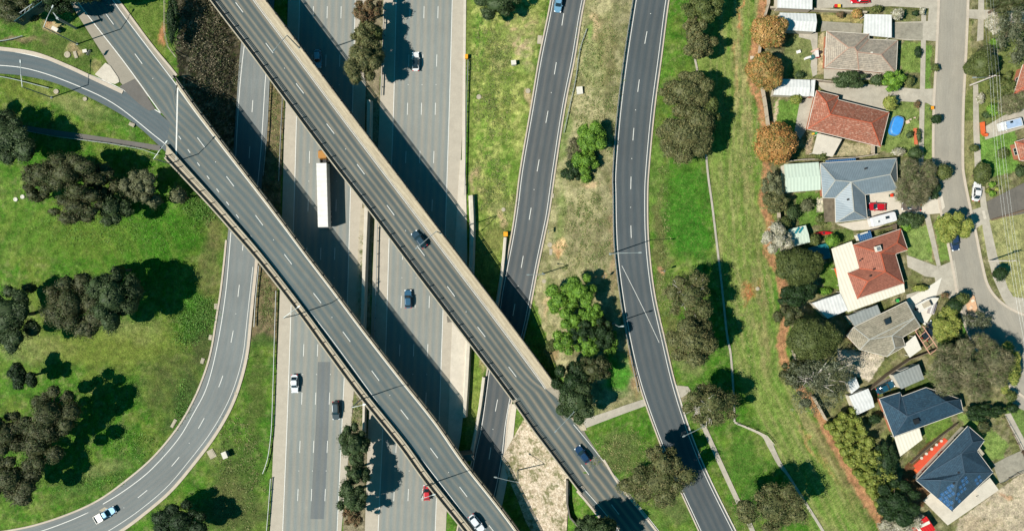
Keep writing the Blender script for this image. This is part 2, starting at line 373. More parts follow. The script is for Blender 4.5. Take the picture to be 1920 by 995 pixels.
# ---- ground sheet -------------------------------------------------
LPL = [(-500,70,-500,140),(-90,79,-90,140),(0,88,0,138),(67,98,83,150),(127,121,150,175),(183,147,217,209),(232,170,262,240),(282,200,309,283),(331,240,331,299)]
roadpolys = [lpoly(r) for r in (FA, FB, LP, R1, R2, ST, GB, B1b, LPL)]
xs = np.concatenate([[-60000,-20000,-8000,-4000,-2000,-1200,-700,-400,-200], np.arange(-90, 2011, 3.0), [2100,2300,2700,3500,5000,9000,20000,60000]])
ys = np.concatenate([[-60000,-20000,-8000,-4000,-2000,-900,-500,-250], np.arange(-90, 1091, 3.0), [1150,1300,1700,2500,4000,9000,20000,60000]])
GX, GY = np.meshgrid(xs, ys)
GZ = np.zeros_like(GX)
for j, y in enumerate(ys):
    a, b = row_at(y); GZ[j] = np.interp(xs, a, b)
inroad = np.zeros(GX.shape, bool)
for pl in roadpolys: inroad |= pip(GX, GY, pl)
und = (fbm(GX, GY, 30, 3)-.5)*.35*np.clip((GZ > .2)*1.0, 0, 1)*((GX < 1420)*1.0)
und *= (GX > -80)*(GX < 2000)*(GY > -80)*(GY < 1080); GZ = GZ+np.where(inroad, -.22, und*.5)
# colour painting
def c3(*a):
    v = np.array(col(*a)); g_ = v.mean(); return v*.97+g_*.03
base = np.empty(GX.shape+(3,))
n1 = fbm(GX, GY, 60, 20); n2 = fbm(GX, GY, 17, 30); n3 = fbm(GX, GY, 7, 40); st = fbm(GX*.25, GY*1.6, 9, 50)
green = c3(82,128,34); lush = c3(58,118,16); olive = c3(114,128,50); dry = c3(160,155,104); dirt = c3(206,174,136); red = c3(196,134,92); brown = c3(120,100,74); mulch = c3(84,74,58); deep = c3(44,84,26)
def blend(mask, c, a=1.0):
    global base
    m = np.clip(mask*a, 0, 1)[..., None]; base = base*(1-m)+c*m
base[:] = green
nL = fbm(GX, GY, 120, 15); nS = fbm(GX, GY*.22, 11, 16); blend(np.clip((n1-.42)*4, 0, 1), olive, .6); blend(np.clip((nL-.5)*5, 0, 1), c3(128,150,66), .5); blend(np.clip((n2-.48)*5, 0, 1), lush, .75); blend(np.clip((n3-.55)*6, 0, 1), dry, .35); blend(np.clip((fbm(GX,GY,10,95)-.56)*8,0,1), deep, .5)
dx = (fbm(GX, GY, 22, 60)-.5)*26; dy = (fbm(GX, GY, 22, 70)-.5)*26
dx2 = (fbm(GX, GY, 9, 61)-.5)*8; dy2 = (fbm(GX, GY, 9, 71)-.5)*8
def ell(cx, cy, rx, ry, c, a=1.0, rot=0, soft=.5, nz=.5):
    ca, sa = math.cos(R_(rot)), math.sin(R_(rot)); X = GX+dx-cx; Y = GY+dy-cy
    d = np.sqrt(((X*ca+Y*sa)/rx)**2+((-X*sa+Y*ca)/ry)**2); m = np.clip((1-d)/soft+ (n2-.5)*nz*2*(d < 1.4), 0, 1)
    blend(m, c, a)
def pol(poly, c, a=1.0, rough=True, nz=0.0, nn=None):
    X, Y = (GX+dx2, GY+dy2) if rough else (GX, GY); m = pip(X, Y, poly)*1.0
    if nz: m = m*np.clip(.5+(n3-.5)*nz*2, 0, 1) if nn is None else m*np.clip(.5+(nn-.5)*nz*2, 0, 1)
    blend(m, c, a)
# western pasture
ell(230,460,180,110, lush, .75); ell(150,440,120,60, olive, .4); ell(60,430,70,70, green, .6); ell(330,430,60,60, lush, .7)
ell(180,655,150,45, olive, .8); ell(60,650,90,40, dry, .35); ell(270,640,90,50, olive, .6); ell(330,720,90,70, c3(88,96,52), .7, 0); ell(250,620,70,30,dry,.3)
ell(370,590,40,60, lush, .8); ell(360,560,25,30, c3(80,140,40), .6); ell(395,500,25,90, brown, .45); ell(405,420,22,55, brown, .4)
ell(380,640,28,90, c3(70,78,46), .75, 12); ell(340,760,30,90, c3(62,88,40), .75, 35); ell(170,900,120,26, c3(70,110,40), .7, -25); ell(190,880,60,18, dry, .35, -20)
ell(60,170,80,22, olive, .8, 12); ell(150,200,90,22, dry, .45, 22); ell(210,225,60,14, c3(74,110,40), .8, 20); ell(100,290,90,24, lush, .8)
ell(330,300,40,30, deep, .6); ell(385,370,40,60, c3(60,104,34), .7)
ell(440,960,90,60, c3(82,90,50), .75, 0); ell(445,890,60,90, c3(74,104,40), .8); ell(480,740,22,110, c3(84,96,46), .7, 5); ell(430,930,40,60, brown, .35); ell(405,852,30,20, dry, .3)
# top-left triangle
ell(130,90,90,50, c3(84,104,46), .8); ell(100,50,26,14, dirt, .8); ell(90,45,10,8, red, .6); ell(112,62,10,6,dirt,.7); ell(135,98,18,16, dirt, .6); ell(30,75,60,8, c3(150,128,100), .8); ell(20,25,60,30, c3(54,60,36), .8)
ell(180,120,14,10, dirt,.35); ell(270,30,40,50, c3(106,128,52), .8); ell(300,85,14,40, olive,.7); ell(303,65,7,30, red,.8)
# planted embankment between the bridges
pol([(322,-90),(395,-90),(500,60),(500,170),(440,290),(430,300),(336,150),(330,100),(318,40)], c3(78,70,56), 1, True)
m = pip(GX, GY, [(322,-90),(450,-90),(500,170),(436,300),(336,150)])*1.0
blend(m*np.clip((n3-.5)*6,0,1), c3(56,54,42), .9); blend(m*np.clip((fbm(GX,GY,5,91)-.55)*8,0,1), c3(156,144,118), .8); 
ell(322,40,12,50, c3(40,80,34), .9); ell(305,60,6,30, red, .7)
# gravelly medians
grav = c3(140,122,92)
pol([(503,120),(536,120),(528,330),(520,560),(519,640),(470,640),(478,505),(490,330)], grav, 1, False)
pol([(503,120),(536,120),(528,330),(520,560),(519,640),(470,640),(478,505),(490,330)], c3(84,78,58), .8, False, 2.2)
ell(497,640,30,18, c3(70,100,40), .9)
pol([(660,-90),(722,-90),(712,200),(700,420),(694,620),(688,800),(684,1090),(636,1090),(657,800),(672,600),(679,400),(686,200)], c3(150,138,112), 1, False)
pol([(672,360),(682,360),(676,640),(664,640)], c3(74,84,46), .8, True, 1.6); pol([(660,730),(690,730),(690,800),(655,800)], c3(90,110,50), .8, True, 2)
# verge between freeway and ramp
pol([(870,-90),(1040,-90),(975,330),(950,500),(905,700),(885,860),(872,860),(884,500)], c3(128,140,66), .8)
ell(900,70,18,80, c3(104,150,50), .8); ell(905,250,22,60, c3(112,152,52), .7); ell(940,200,50,60, c3(150,156,78), .7); ell(930,300,40,50, c3(96,140,46), .7)
ell(975,60,45,55, dirt, .85, 15); ell(985,95,22,40, c3(214,186,150), .8); ell(940,110,22,22, dry, .7); ell(1010,130,12,40, c3(92,120,50), .8); ell(893,335,16,40, dirt, .75); pol([(880,-60),(1030,-60),(975,330),(950,430),(890,430)], c3(182,186,104), .75, True, 3.2, n3); pol([(880,-60),(1030,-60),(975,330),(950,430),(890,430)], c3(94,130,40), .6, True, 3.2, n2); ell(945,390,35,25,dry,.5); ell(940,408,7,22,dirt,.8); ell(990,180,8,22,dirt,.7)
ell(925,450,30,40, c3(120,118,68), .6); ell(895,680,15,60, c3(110,140,50), .7); ell(908,660,6,60,dirt,.5)
# island between ramp and right road
isl = [(1095,-90),(1206,-90),(1190,0),(1160,217),(1152,365),(1167,565),(1200,721),(1206,750),(1090,790),(1050,700),(1000,560),(1030,400),(1060,200)]
pol(isl, c3(164,156,116), 1); pol(isl, c3(116,116,74), .7, True, 2.6, n2)
ell(1110,110,30,70, c3(134,140,88), .6); ell(1120,50,14,30, dirt, .6); ell(1140,90,20,80, c3(112,106,64), .6); ell(1105,60,10,20,c3(110,150,60),.5); ell(1060,260,14,60, c3(104,128,60), .7); ell(1050,400,12,80, c3(104,128,56), .6)
ell(1095,440,50,70, c3(138,130,96), .7); ell(1050,462,12,18, c3(214,176,130), .95); ell(1046,476,6,12, red, .6); ell(1125,515,20,10, c3(206,166,120), .9); ell(1105,350,24,8, dirt, .7)
ell(1030,560,10,60, c3(84,116,44), .7); ell(1025,570,7,40, dirt, .6); ell(1150,420,9,160, c3(176,140,112), .5); ell(1165,250,8,160, c3(170,140,110), .5, 6); ell(1188,640,10,80, c3(182,140,112), .55, -12)
ell(1155,700,30,45, c3(70,140,34), .95); ell(1185,690,8,50, red, .5,-10); ell(1110,770,40,18, c3(108,124,62), .8); ell(1040,660,20,20, c3(150,120,90), .7); ell(1175,600,14,50, c3(150,130,96), .6)
# eastern park strip
ell(1230,70,22,110, c3(92,140,46), .8); ell(1235,330,20,140, c3(104,134,56), .7); ell(1285,390,50,110, c3(66,124,30), .9); ell(1300,440,40,60, c3(56,118,26), .7); ell(1236,460,14,140, c3(112,104,66), .7)
pol([(1340,-60),(1400,-60),(1440,200),(1455,500),(1480,700),(1640,1000),(1660,1090),(1560,1090),(1440,820),(1380,700),(1345,480),(1325,250),(1300,100)], c3(132,150,72), .75)
ell(1385,100,12,140, c3(172,160,108), .85, 3); ell(1400,250,11,200, c3(168,158,104), .8, -4); ell(1432,620,12,130, c3(166,156,100), .6, -5); ell(1350,420,8,140, c3(158,162,92), .6, -3); ell(1500,760,16,120, c3(160,152,96), .6, -28); ell(1388,30,3,60, c3(206,140,90), .9, 4); ell(1378,120,3,60, c3(190,140,92), .6, 2); ell(1430,560,14,200, c3(126,120,76), .5, -4); ell(1468,430,10,120, c3(86,130,44), .8,-4)
ell(1420,180,8,190, c3(76,124,40), .85, -3); ell(1450,480,10,180, c3(86,140,44), .85, -6); ell(1405,540,17,22, c3(196,120,74), .95); ell(1403,560,8,22, c3(190,112,70), .95)
ell(1360,320,30,120, c3(120,146,64), .6); ell(1260,640,14,60, c3(110,106,62), .8); ell(1237,508,11,6, c3(208,150,118), 1); ell(1245,660,20,40, c3(120,122,70), .6)
ell(1300,690,30,26, c3(126,130,80), .7); ell(1275,740,20,14,c3(168,150,126),.8)
ell(1160,850,50,45, c3(96,108,60), .8); ell(1120,830,24,22, c3(86,130,44), .8); ell(1215,970,40,30, c3(104,134,56), .8); ell(1240,830,16,30,c3(104,104,62),.6); ell(1270,950,40,40, c3(110,118,70), .6)
ell(1390,860,40,60, c3(74,118,36), .9); ell(1470,750,60,40, c3(124,146,66), .8); ell(1480,860,30,100, c3(118,138,64), .6, -35); ell(1430,930,40,40, c3(62,108,34), .7); ell(1360,960,18,40, c3(104,96,60), .6,-30)
ell(1555,850,18,160, c3(128,112,76), .8, -33); ell(1530,850,4,90, c3(196,140,96), .6, -33); ell(1590,930,6,60,c3(160,130,90),.6,-33); ell(1600,960,20,100, c3(110,124,62), .5,-30)
ell(1545,860,10,20,c3(200,150,100),.5,-33); ell(1520,740,20,50, c3(90,138,46), .8,-25)
for (cx_, cy_, rx_, ry_, r0_) in [(160,520,190,190,1.2),(250,780,150,150,.9)]:   # slasher tracks in the pasture
    rr_ = np.hypot((GX-cx_), (GY-cy_)*.9)+dx*.25; blend(np.clip(np.sin(rr_/5.2)*1.4-.3, 0, 1)*(rr_ < rx_)*(GX < 420)*(n1 > .45), c3(120,138,56), .3)
strip_ = pip(GX, GY, [(1340,-60),(1425,-60),(1425,200),(1440,480),(1470,690),(1630,1000),(1560,1090),(1440,820),(1370,700),(1345,480),(1325,250)])*1.0
sx_ = GX-np.interp(GY, [0,250,500,700,1000], [18,4,22,60,215]); nS = fbm(sx_, GY*.12, 8, 17); blend(strip_*np.clip((nS-.55)*6, 0, 1), c3(170,162,108), .5); blend(strip_*np.clip((.42-nS)*6, 0, 1), c3(92,140,44), .55)
for k in range(14):   # mown lines
    x0 = 1352+k*7; m = np.clip(1-np.abs(((GX-(x0+np.interp(GY,[0,250,500,700,1000],[18,4,22,60,215])))/1.8)), 0, 1); blend(m*(n2*1.5), c3(176,170,112) if k % 2 else lush, .55)
# orange earth along the back fences
fl = [(1434,-90),(1430,0),(1415,80),(1408,150),(1425,200),(1436,300),(1430,380),(1442,425),(1437,470),(1462,520),(1470,590),(1462,650),(1478,700),(1530,770),(1560,830),(1600,900),(1640,965),(1680,1040)]
q = cr(fl, 8); d2 = np.full(GX.shape, 1e9)
box = (GX > 1370) & (GX < 1720)
for i in range(0, len(q)): 
    dd = np.hypot(GX[box]+dx2[box]-q[i][0]-3, GY[box]+dy2[box]-q[i][1]); d2[box] = np.minimum(d2[box], dd)
blend(np.clip((11-d2)/4, 0, 1), c3(200,142,104), .9); blend(np.clip((11-d2)/4,0,1)*(n3>.55), c3(160,112,80), .5)
# residential yards
yard = [(1440,-90),(1436,60),(1425,110),(1432,165),(1442,300),(1455,395),(1458,420),(1475,520),(1480,600),(1490,670),(1545,780),(1620,900),(1680,1000),(1730,1090),(2010,1090),(2010,-90)]
pol(yard, c3(150,142,106), 1); pol(yard, c3(112,122,62), .75, True, 3.0, n2); pol(yard, c3(84,84,50), .6, True, 3.0, n3)
tan = c3(206,188,160)
pol([(1790,1000),(1800,972),(1870,920),(1935,872),(2010,820),(2010,1090),(1740,1090)], tan, 1, False); ell(1840,985,60,20, c3(190,168,136), .6); ell(1890,930,12,6, red, .6); ell(1858,938,8,5, c3(150,140,90), .6)
pol([(1690,880),(1770,800),(1745,940),(1700,960)], c3(110,60,44), .8)
for pl_, cc in [([(1478,70),(1520,62),(1535,75),(1524,150),(1475,150),(1455,130)],(132,140,84)),([(1452,190),(1505,185),(1500,235),(1478,262),(1448,240)],(104,146,54)),
    ([(1690,78),(1727,80),(1726,135),(1688,138)],(124,150,68)),([(1672,190),(1722,192),(1722,240),(1712,292),(1650,284)],(126,146,74)),([(1692,418),(1740,425),(1750,490),(1700,480)],(134,158,80)),
    ([(1830,250),(1905,246),(1912,320),(1838,335)],(110,154,62)),([(1832,415),(1912,398),(2010,392),(2010,580),(1900,560),(1850,480)],(170,168,110)),([(1808,0),(1822,40),(1820,70),(1830,240),(1830,420),(1808,300)],(150,146,96)),
    ([(1736,470),(1760,400),(1775,440),(1785,470),(1780,488),(1765,490)],(120,150,66)),([(1727,84),(1747,84),(1744,165),(1728,168)],(112,150,62)),([(1726,195),(1748,195),(1752,300),(1728,300)],(124,146,72)),
    ([(1790,770),(1830,780),(1890,830),(1880,860),(1850,860),(1830,830)],(130,156,76)),([(1700,715),(1760,700),(1730,790),(1695,800)],(90,110,50)),([(1530,500),(1560,490),(1580,540),(1545,545)],(96,134,44)),
    ([(1490,360),(1540,360),(1560,420),(1500,425)],(96,136,50)),([(1480,120),(1500,118),(1500,150),(1475,150)],(110,126,66)),([(1780,220),(1900,60),(1920,60),(1920,220),(1850,230)],(116,128,66)),([(1800,590),(1825,590),(1825,625),(1805,625)],(90,150,50)),
    ([(1560,430),(1600,430),(1600,450),(1560,460)],(96,120,54)),([(1880,770),(1920,700),(2010,700),(2010,860),(1935,860),(1900,800)],(110,140,66)), ([(1730,800),(1780,780),(1790,800),(1740,830)],(104,136,50))]:
    pol(pl_, c3(*cc), .9)
for pl_, cc in [([(1455,190),(1462,185),(1452,240),(1446,235)],(214,190,160)),([(1535,66),(1547,60),(1546,140),(1533,140)],(206,186,146)),([(1540,28),(1620,30),(1618,42),(1540,40)],(180,164,104)),([(1514,262),(1525,250),(1520,290),(1508,290)],(206,180,150)),
    ([(1568,265),(1635,272),(1632,292),(1562,294)],(190,176,140)),([(1530,372),(1543,370),(1543,395),(1532,396)],(226,214,190)),([(1745,425),(1752,425),(1762,490),(1750,488)],(160,140,110)),([(1570,655),(1640,660),(1660,670),(1630,715),(1570,690)],(222,206,184))]:
    pol(pl_, c3(*cc), .9)
bright = .8+.4*fbm(GX, GY, 5, 80); base *= bright[..., None]
verts = np.empty((GX.size, 3)); kk = (HC-GZ)/HC/S
verts[:, 0] = ((GX-960)*kk).ravel(); verts[:, 1] = (-(GY-497.5)*kk).ravel(); verts[:, 2] = GZ.ravel()
ny, nx = GX.shape; ii = np.arange(ny*nx).reshape(ny, nx)
quads = np.stack([ii[1:, :-1], ii[1:, 1:], ii[:-1, 1:], ii[:-1, :-1]], -1).reshape(-1, 4)
def npmesh(name, v, qd, colr, m, smooth=False):
    me = bpy.data.meshes.new(name); me.vertices.add(len(v)); me.vertices.foreach_set('co', v.astype(np.float32).ravel())
    me.loops.add(qd.size); me.loops.foreach_set('vertex_index', qd.astype(np.int32).ravel()); me.polygons.add(len(qd))
    me.polygons.foreach_set('loop_start', np.arange(0, qd.size, qd.shape[1], dtype=np.int32)); me.polygons.foreach_set('loop_total', np.full(len(qd), qd.shape[1], dtype=np.int32))
    if smooth: me.polygons.foreach_set('use_smooth', np.ones(len(qd), bool))
    at = me.color_attributes.new('Col', 'FLOAT_COLOR', 'POINT'); cc = np.ones((len(v), 4), np.float32); cc[:, :3] = colr; at.data.foreach_set('color', cc.ravel())
    me.update(calc_edges=True); me.materials.append(m); return me
t = NT('ground_cover'); a = t.n.new('ShaderNodeVertexColor'); a.layer_name = 'Col'; p = t.pos()
nA = t.noise(p, .55, 8, .8); nB = t.noise(p, 3.2, 5, .85); nC = t.noise(t.scl(p, (1, .35, 1)), 3.2, 4, .8); vo = t.vor(p, 3.0, 'Distance')
f = t.mth('MULTIPLY', t.mr(nA, .34, .66, .6, 1.45), t.mr(nB, .32, .68, .58, 1.5)); f = t.mth('MULTIPLY', f, t.mr(nC, .3, .7, .82, 1.2))
yl = t.mix(t.mr(t.noise(p, 2.4, 5, .8), .5, .7, 0, .35), a.outputs[0], col(176,166,104)); yl = t.mix(t.mr(t.noise(p, .9, 5, .8), .5, .66, 0, .55), yl, col(56,88,26))
t.bump(t.mth('ADD', nB, t.mth('MULTIPLY', nA, 1.2)), .75, .35); M['ground'] = t.fin(t.mul(yl, f), .95, 0, .1)
gm = npmesh('ground', verts, quads, base.reshape(-1, 3), M['ground'], True)
ground = bpy.data.objects.new('ground', gm); C.objects.link(ground); ground['kind'] = 'structure'

# ---- freeway ------------------------------------------------------
def road(name, rows, m, lift=.05, nc=4, skirt=.4, zf=ZG, **k): return struct(name, ribbon(MB(), rows, zf, lift, nc=nc, skirt=skirt), m, **k)
def lines(parent, mb, name='road_marking'):
    o = mb.build(name, M['white_line'], parent); return o
FIRST = (600+90+12)/S % 12.05
def fwy(rows, rowsl):
    o = road('freeway', rows, M['asph_shoulder']); l = ribbon(MB(), rowsl, ZG, .06, nc=2).build('lane_surface', M['asph_fwy'], o)
    mb = MB()
    for t_ in (0, 1): stripe(mb, frac(rowsl, t_), .16, ZG, .07)
    for t_ in (.25, .5, .75): dashes(o, frac(rowsl, t_), .14, ZG, .07, first=FIRST)
    lines(o, mb); return o
fa = fwy(FA, FAl); fb = fwy(FB, FBl)
ribbon(MB(), [(596,678,619,678),(592,800,615.5,800),(586,900,611,900),(582,972,607,972)], ZG, .0655, nc=2).build('asphalt_patch', M['asph_patch'], fa)
def kerbs(parent, rows, w=.32, zf=ZG, h=.14, sides=(0, 1), name='kerb', m='kerb'):
    rr = cr(rows, 7)
    for s_ in sides:
        q = [(r[0], r[1]) if s_ == 0 else (r[2], r[3]) for r in rr]; mb = MB(); W = [P(x, y, zf(x, y)+.05) for x, y in q]
        prev = None
        for i, p in enumerate(W):
            d = W[min(i+1, len(W)-1)]-W[max(i-1, 0)]; d.z = 0; d.normalize(); n = Vector((-d.y, d.x, 0))*w*(1 if s_ else -1)
            cur = [p+Vector((0,0,-.3)), p+Vector((0,0,h)), p+n*.999+Vector((0,0,h)), p+n+Vector((0,0,-.3))]
            if prev:
                for k in range(3): mb.face([prev[k], cur[k], cur[k+1], prev[k+1]])
            prev = cur
        mb.build(name, M[m], parent)
# loop lane
lp = road('loop_road', LP, M['asph_loop']); kerbs(lp, LP[7:], .75, sides=(1,)); kerbs(lp, LP[7:], .45, sides=(0,))
mb = MB(); stripe(mb, [(433,435),(423,549),(407,649),(388,724),(363,774),(333,824),(286,877),(246,910),(200,940),(150,967),(77,995),(-20,1022)], .17, ZG, .06)
stripe(mb, [(509,20),(498,143),(490,270),(480,380)], .16, ZG, .06); stripe(mb, [(470,0),(455,110),(447,200),(440,330)], .16, ZG, .06)
dashes(lp, [(474,188),(468,282),(463,370),(456,454),(448,540),(436,627),(415,712),(378,792),(328,866),(264,928),(190,976),(110,1010)], .15, ZG, .06, per=11.55)
stripe(mb, [(474,500),(462,610),(456,662),(443,713),(424,760),(393,813),(354,864),(314,911),(269,950),(222,983),(160,1020)], .12, ZG, .06)
lines(lp, mb)
ribbon(MB(), [(186,956,196,950),(193,960,204,953)], ZG, .066, nc=1).build('concrete_patch', M['conc_mid'], lp)
# ramp
rp = road('ramp_road', R1, M['asph_ramp']); kerbs(rp, R1, .35)
mb = MB(); off = lambda rows, a, b: [(r[0]*(1-a)+r[2]*a, r[1]*(1-a)+r[3]*a) for r in rows]
stripe(mb, frac(R1, .055), .14, ZG, .06); stripe(mb, frac(R1, .94), .14, ZG, .06)
dashes(rp, [(1070,-66),(1057,25),(1041,130),(1025,222),(1008,316),(993,407),(978,498),(962,590),(947,680),(929,770),(917,860),(898,950)], .15, ZG, .06, per=12.1); lines(rp, mb)
# right road
rr2 = road('link_road', R2, M['asph_dark']); kerbs(rr2, R2, .3); mb = MB()
stripe(mb, frac(R2, .05), .15, ZG, .06); stripe(mb, frac(R2, .93), .15, ZG, .06)
dashes(rr2, [(1232,-30),(1212,65),(1198,155),(1188,246),(1183,338),(1183,429),(1188,515)], .15, ZG, .06, per=11.7)
stripe(mb, [(1166,498),(1204,574),(1236,642)], .1, ZG, .06); stripe(mb, frac(R2, 1.035)[10:], .12, ZG, .2); lines(rr2, mb)
# upper-left road and its wide shoulder, curving ramp from the left
gb = road('approach_road', GB, M['asph_shoulder2'], nc=4)
GBl = [(-232,-600,-160,-600),(88,-90,160,-90),(143,0,211,0),(168,33,233,33),(233,117,300,117),(290,196,331,158),(331,245,331,159)]
ribbon(MB(), GBl, ZG, .065, nc=3).build('lane_surface', M['asph_west'], gb)
mb = MB(); stripe(mb, [(88,-90),(143,0),(233,117),(302,213)], .2, ZG, .075); stripe(mb, [(160,-90),(211,0),(331,160)], .18, ZG, .075)
dashes(gb, [(145,-48),(199,27),(260,111),(318,190)], .15, ZG, .08, first=.2, per=11.7); lines(gb, mb)
kerbs(gb, GB, .5, sides=(1,))
lr = road('curved_ramp_road', LPL, M['asph_left'], lift=.045); kerbs(lr, LPL[:7], .9, sides=(0,), h=.12)
mb = MB(); stripe(mb, [(-90,84),(0,93),(83,110),(160,137),(233,170),(302,213)], .2, ZG, .075)
stripe(mb, [(-90,124),(0,123),(67,133),(150,163),(217,197),(287,252),(326,283)], .18, ZG, .075); lines(lr, mb)
ribbon(MB(), [(224,162,252,148),(240,176,266,166),(262,196,282,190),(280,208,292,205)], ZG, .085, nc=1).build('asphalt_patch', M['asph_path'], gb)
struct('traffic_island', MB().prism([P(x, y, PL+.1)[:] for x, y in [(178,140),(198,118),(207,124),(222,146),(224,154),(216,158),(200,154)]], PL-.2, PL+.19), M['conc_pale'])
# street
s_t = road('street', ST, M['asph_street']); kerbs(s_t, ST, .55, h=.12)
ST2 = [(1905,586,1990,585),(1890,640,1990,640),(1880,700,1990,740),(1900,760,1990,800)]
struct('street_turning_circle', ribbon(MB(), ST2, ZG, .046, nc=2, skirt=.3), M['asph_street'])
# paths
def path(name, pts, w, m, lift=.04, zf=ZG): return struct(name, stripe(MB(), pts, w, zf, lift), m)
path('footpath', [(-20,229),(43,240),(110,250),(207,264),(300,278)], 1.3, M['asph_path'], .1)
struct('footpath', ribbon(MB(), [(1086,788,1096,803),(1130,774,1135,788),(1170,760,1175,773),(1206,748,1211,760)], ZG, .12, nc=1, skirt=.3), M['conc_drive'])
path('footpath', [(1302,760),(1320,800),(1357,882),(1388,948),(1402,974),(1430,1040)], 1.15, M['conc_drive'], .14)
path('drain_channel', [(1296,60),(1303,110),(1308,137),(1318,220),(1323,280),(1328,332),(1335,382),(1345,465),(1353,532),(1363,625),(1370,664),(1375,731),(1377,790)], .5, M['conc_drive'], .18)
struct('drain_channel', ribbon(MB(), [(1377,789,1377,793),(1400,799,1400,803),(1430,812,1428,817),(1446,826,1438,834),(1455,845,1447,850),(1466,868,1459,872),(1480,889,1477,893),(1510,937,1506,940),(1545,993,1541,996),(1590,1070,1586,1073)], ZG, .16, nc=1, skirt=.3), M['conc_drive'])
struct('concrete_pad', MB().prism([P(x, y, PL)[:] for x, y in [(1268,722),(1290,724),(1295,733),(1278,745),(1272,742)]], PL-.2, PL+.1), M['conc_drive'])

# ---- residential paving -------------------------------------------
def slab(name, pts, m, h=.10): return struct(name, MB().prism([P(x, y, PL+h)[:] for x, y in pts], PL-.3, PL+h), m)
slab('footpath', [(1729,-60),(1737,-60),(1736,80),(1731,330),(1722,330),(1727,80)], M['conc_drive'], .085)
slab('footpath', [(1727,380),(1738,380),(1752,440),(1764,498),(1757,500),(1742,440)], M['conc_drive'], .085)
slab('footpath', [(1836,-60),(1846,-60),(1844,75),(1832,78),(1834,40)], M['conc_drive'], .085)
slab('footpath', [(1825,160),(1834,158),(1836,240),(1840,310),(1828,316),(1825,240)], M['conc_drive'], .085)
slab('footpath', [(1836,350),(1846,350),(1852,400),(1870,480),(1890,540),(1900,556),(1930,560),(1960,580),(1940,590),(1895,582),(1880,560),(1862,520),(1852,480),(1843,430)], M['conc_drive'], .085)
slab('driveway', [(1530,-60),(1760,-60),(1759,78),(1738,76),(1700,76),(1672,72),(1676,42),(1740,40),(1742,16),(1672,12),(1530,16)], M['conc_drive'], .105)
slab('driveway', [(1670,43),(1730,43),(1730,75),(1672,72)], M['conc_drive_dark'], .112)
slab('driveway', [(1540,40),(1618,45),(1615,62),(1548,58),(1540,60)], M['conc_drive_dark'], .105)
slab('driveway', [(1530,152),(1600,156),(1730,168),(1752,166),(1750,200),(1738,193),(1690,190),(1664,210),(1574,186),(1574,182),(1540,166)], M['conc_drive'], .09)
slab('driveway', [(1625,365),(1680,358),(1740,352),(1765,358),(1772,388),(1762,400),(1735,402),(1700,400),(1640,430),(1600,432),(1568,420),(1626,412)], M['conc_pale'], .09)
slab('driveway', [(1520,60),(1533,62),(1532,140),(1524,144),(1520,122),(1524,95),(1520,75),(1498,70),(1498,62)], M['conc_drive'], .085)
slab('driveway', [(1700,478),(1760,500),(1790,487),(1800,552),(1780,560),(1770,548),(1755,555),(1700,560),(1700,552),(1755,535),(1753,520),(1735,518),(1702,500)], M['conc_drive'], .09)
slab('driveway', [(1766,520),(1755,555),(1744,575),(1750,585),(1735,610),(1722,600),(1706,575),(1700,562),(1752,530)], M['conc_white'], .11)
slab('driveway', [(1850,378),(1935,335),(2010,310),(2010,395),(1935,398),(1856,412)], M['asph_yard'], .10)
slab('driveway', [(1818,395),(1850,385),(1856,412),(1830,428),(1824,420)], M['conc_drive'], .094)
slab('driveway', [(1812,18),(1900,20),(2010,35),(1930,45),(1812,34)], M['conc_drive'], .105)
slab('driveway', [(1843,240),(1890,212),(1930,200),(1935,235),(1848,262)], M['conc_drive'], .1)
slab('driveway', [(1862,870),(1890,855),(1930,838),(1960,830),(1990,850),(1935,880),(1875,906)], M['conc_drive_dark'], .09)
slab('driveway', [(1884,776),(1895,774),(1935,850),(1920,856)], M['conc_drive'], .09)
slab('patio', [(1545,128),(1606,130),(1680,140),(1660,150),(1545,148)], M['conc_drive'], .08)
slab('patio', [(1500,190),(1526,178),(1514,240),(1500,262),(1490,245)], M['conc_drive'], .08)
slab('patio', [(1731,938),(1777,984),(1873,918),(1856,894),(1862,885),(1785,958),(1757,933),(1745,924)], M['conc_pale'], .085)
slab('patio', [(1713,880),(1742,862),(1800,812),(1812,800),(1800,830),(1740,888),(1722,900)], M['wood_orange'], .12)
slab('patio', [(1700,712),(1660,730),(1640,730),(1650,715),(1690,700)], M['conc_dark'], .08)
slab('street_verge_stain', [(1841,395),(1846,395),(1850,410),(1845,411)], M['conc_pale'], .1)

# ---- stone pitching -----------------------------------------------
t = NT('stone_pitching'); p = t.pos(); pd = t.n.new('ShaderNodeVectorMath'); pd.operation = 'ADD'
t.l.new(p, pd.inputs[0]); t.l.new(t.mul(t.noise(p, 1.2, 3, .6, 1), .9), pd.inputs[1])
e = t.vor(pd.outputs[0], 1.5, 'Distance', 'DISTANCE_TO_EDGE'); cc = t.vor(pd.outputs[0], 1.5, 'Color'); n = t.noise(p, .9, 6, .75)
c_ = t.mix(t.sep(cc)[0], col(200,182,156), col(222,206,184)); c_ = t.mix(t.mr(n, .5, .6, 0, .75), c_, col(150,134,104)); c_ = t.mix(t.mr(e, .0, .08, .6, 0), c_, col(116,100,78))
c_ = t.mix(t.mr(t.noise(p, .4, 5, .75), .5, .6, 0, .85), c_, col(104,106,62)); t.bump(t.mth('ADD', t.mr(e, 0, .15, 0, 1), n), .4, .2); M['stone'] = t.fin(c_, .9, 0, .2)
SP = [(940,860,985,780),(955,900,1010,812),(970,935,1035,845),(985,975,1058,880),(1005,1015,1068,912),(1010,1060,1064,965),(1010,1100,1058,1100)]
struct('stone_slope', ribbon(MB(), SP, ZG, .3, nc=16, skirt=.5), M['stone'])
slab2 = ribbon(MB(), [(955,757,969,757),(950,791,965,791),(944,855,958,860),(932,920,946,925),(915,995,930,1000)], ZG, .16, nc=1, skirt=.4)
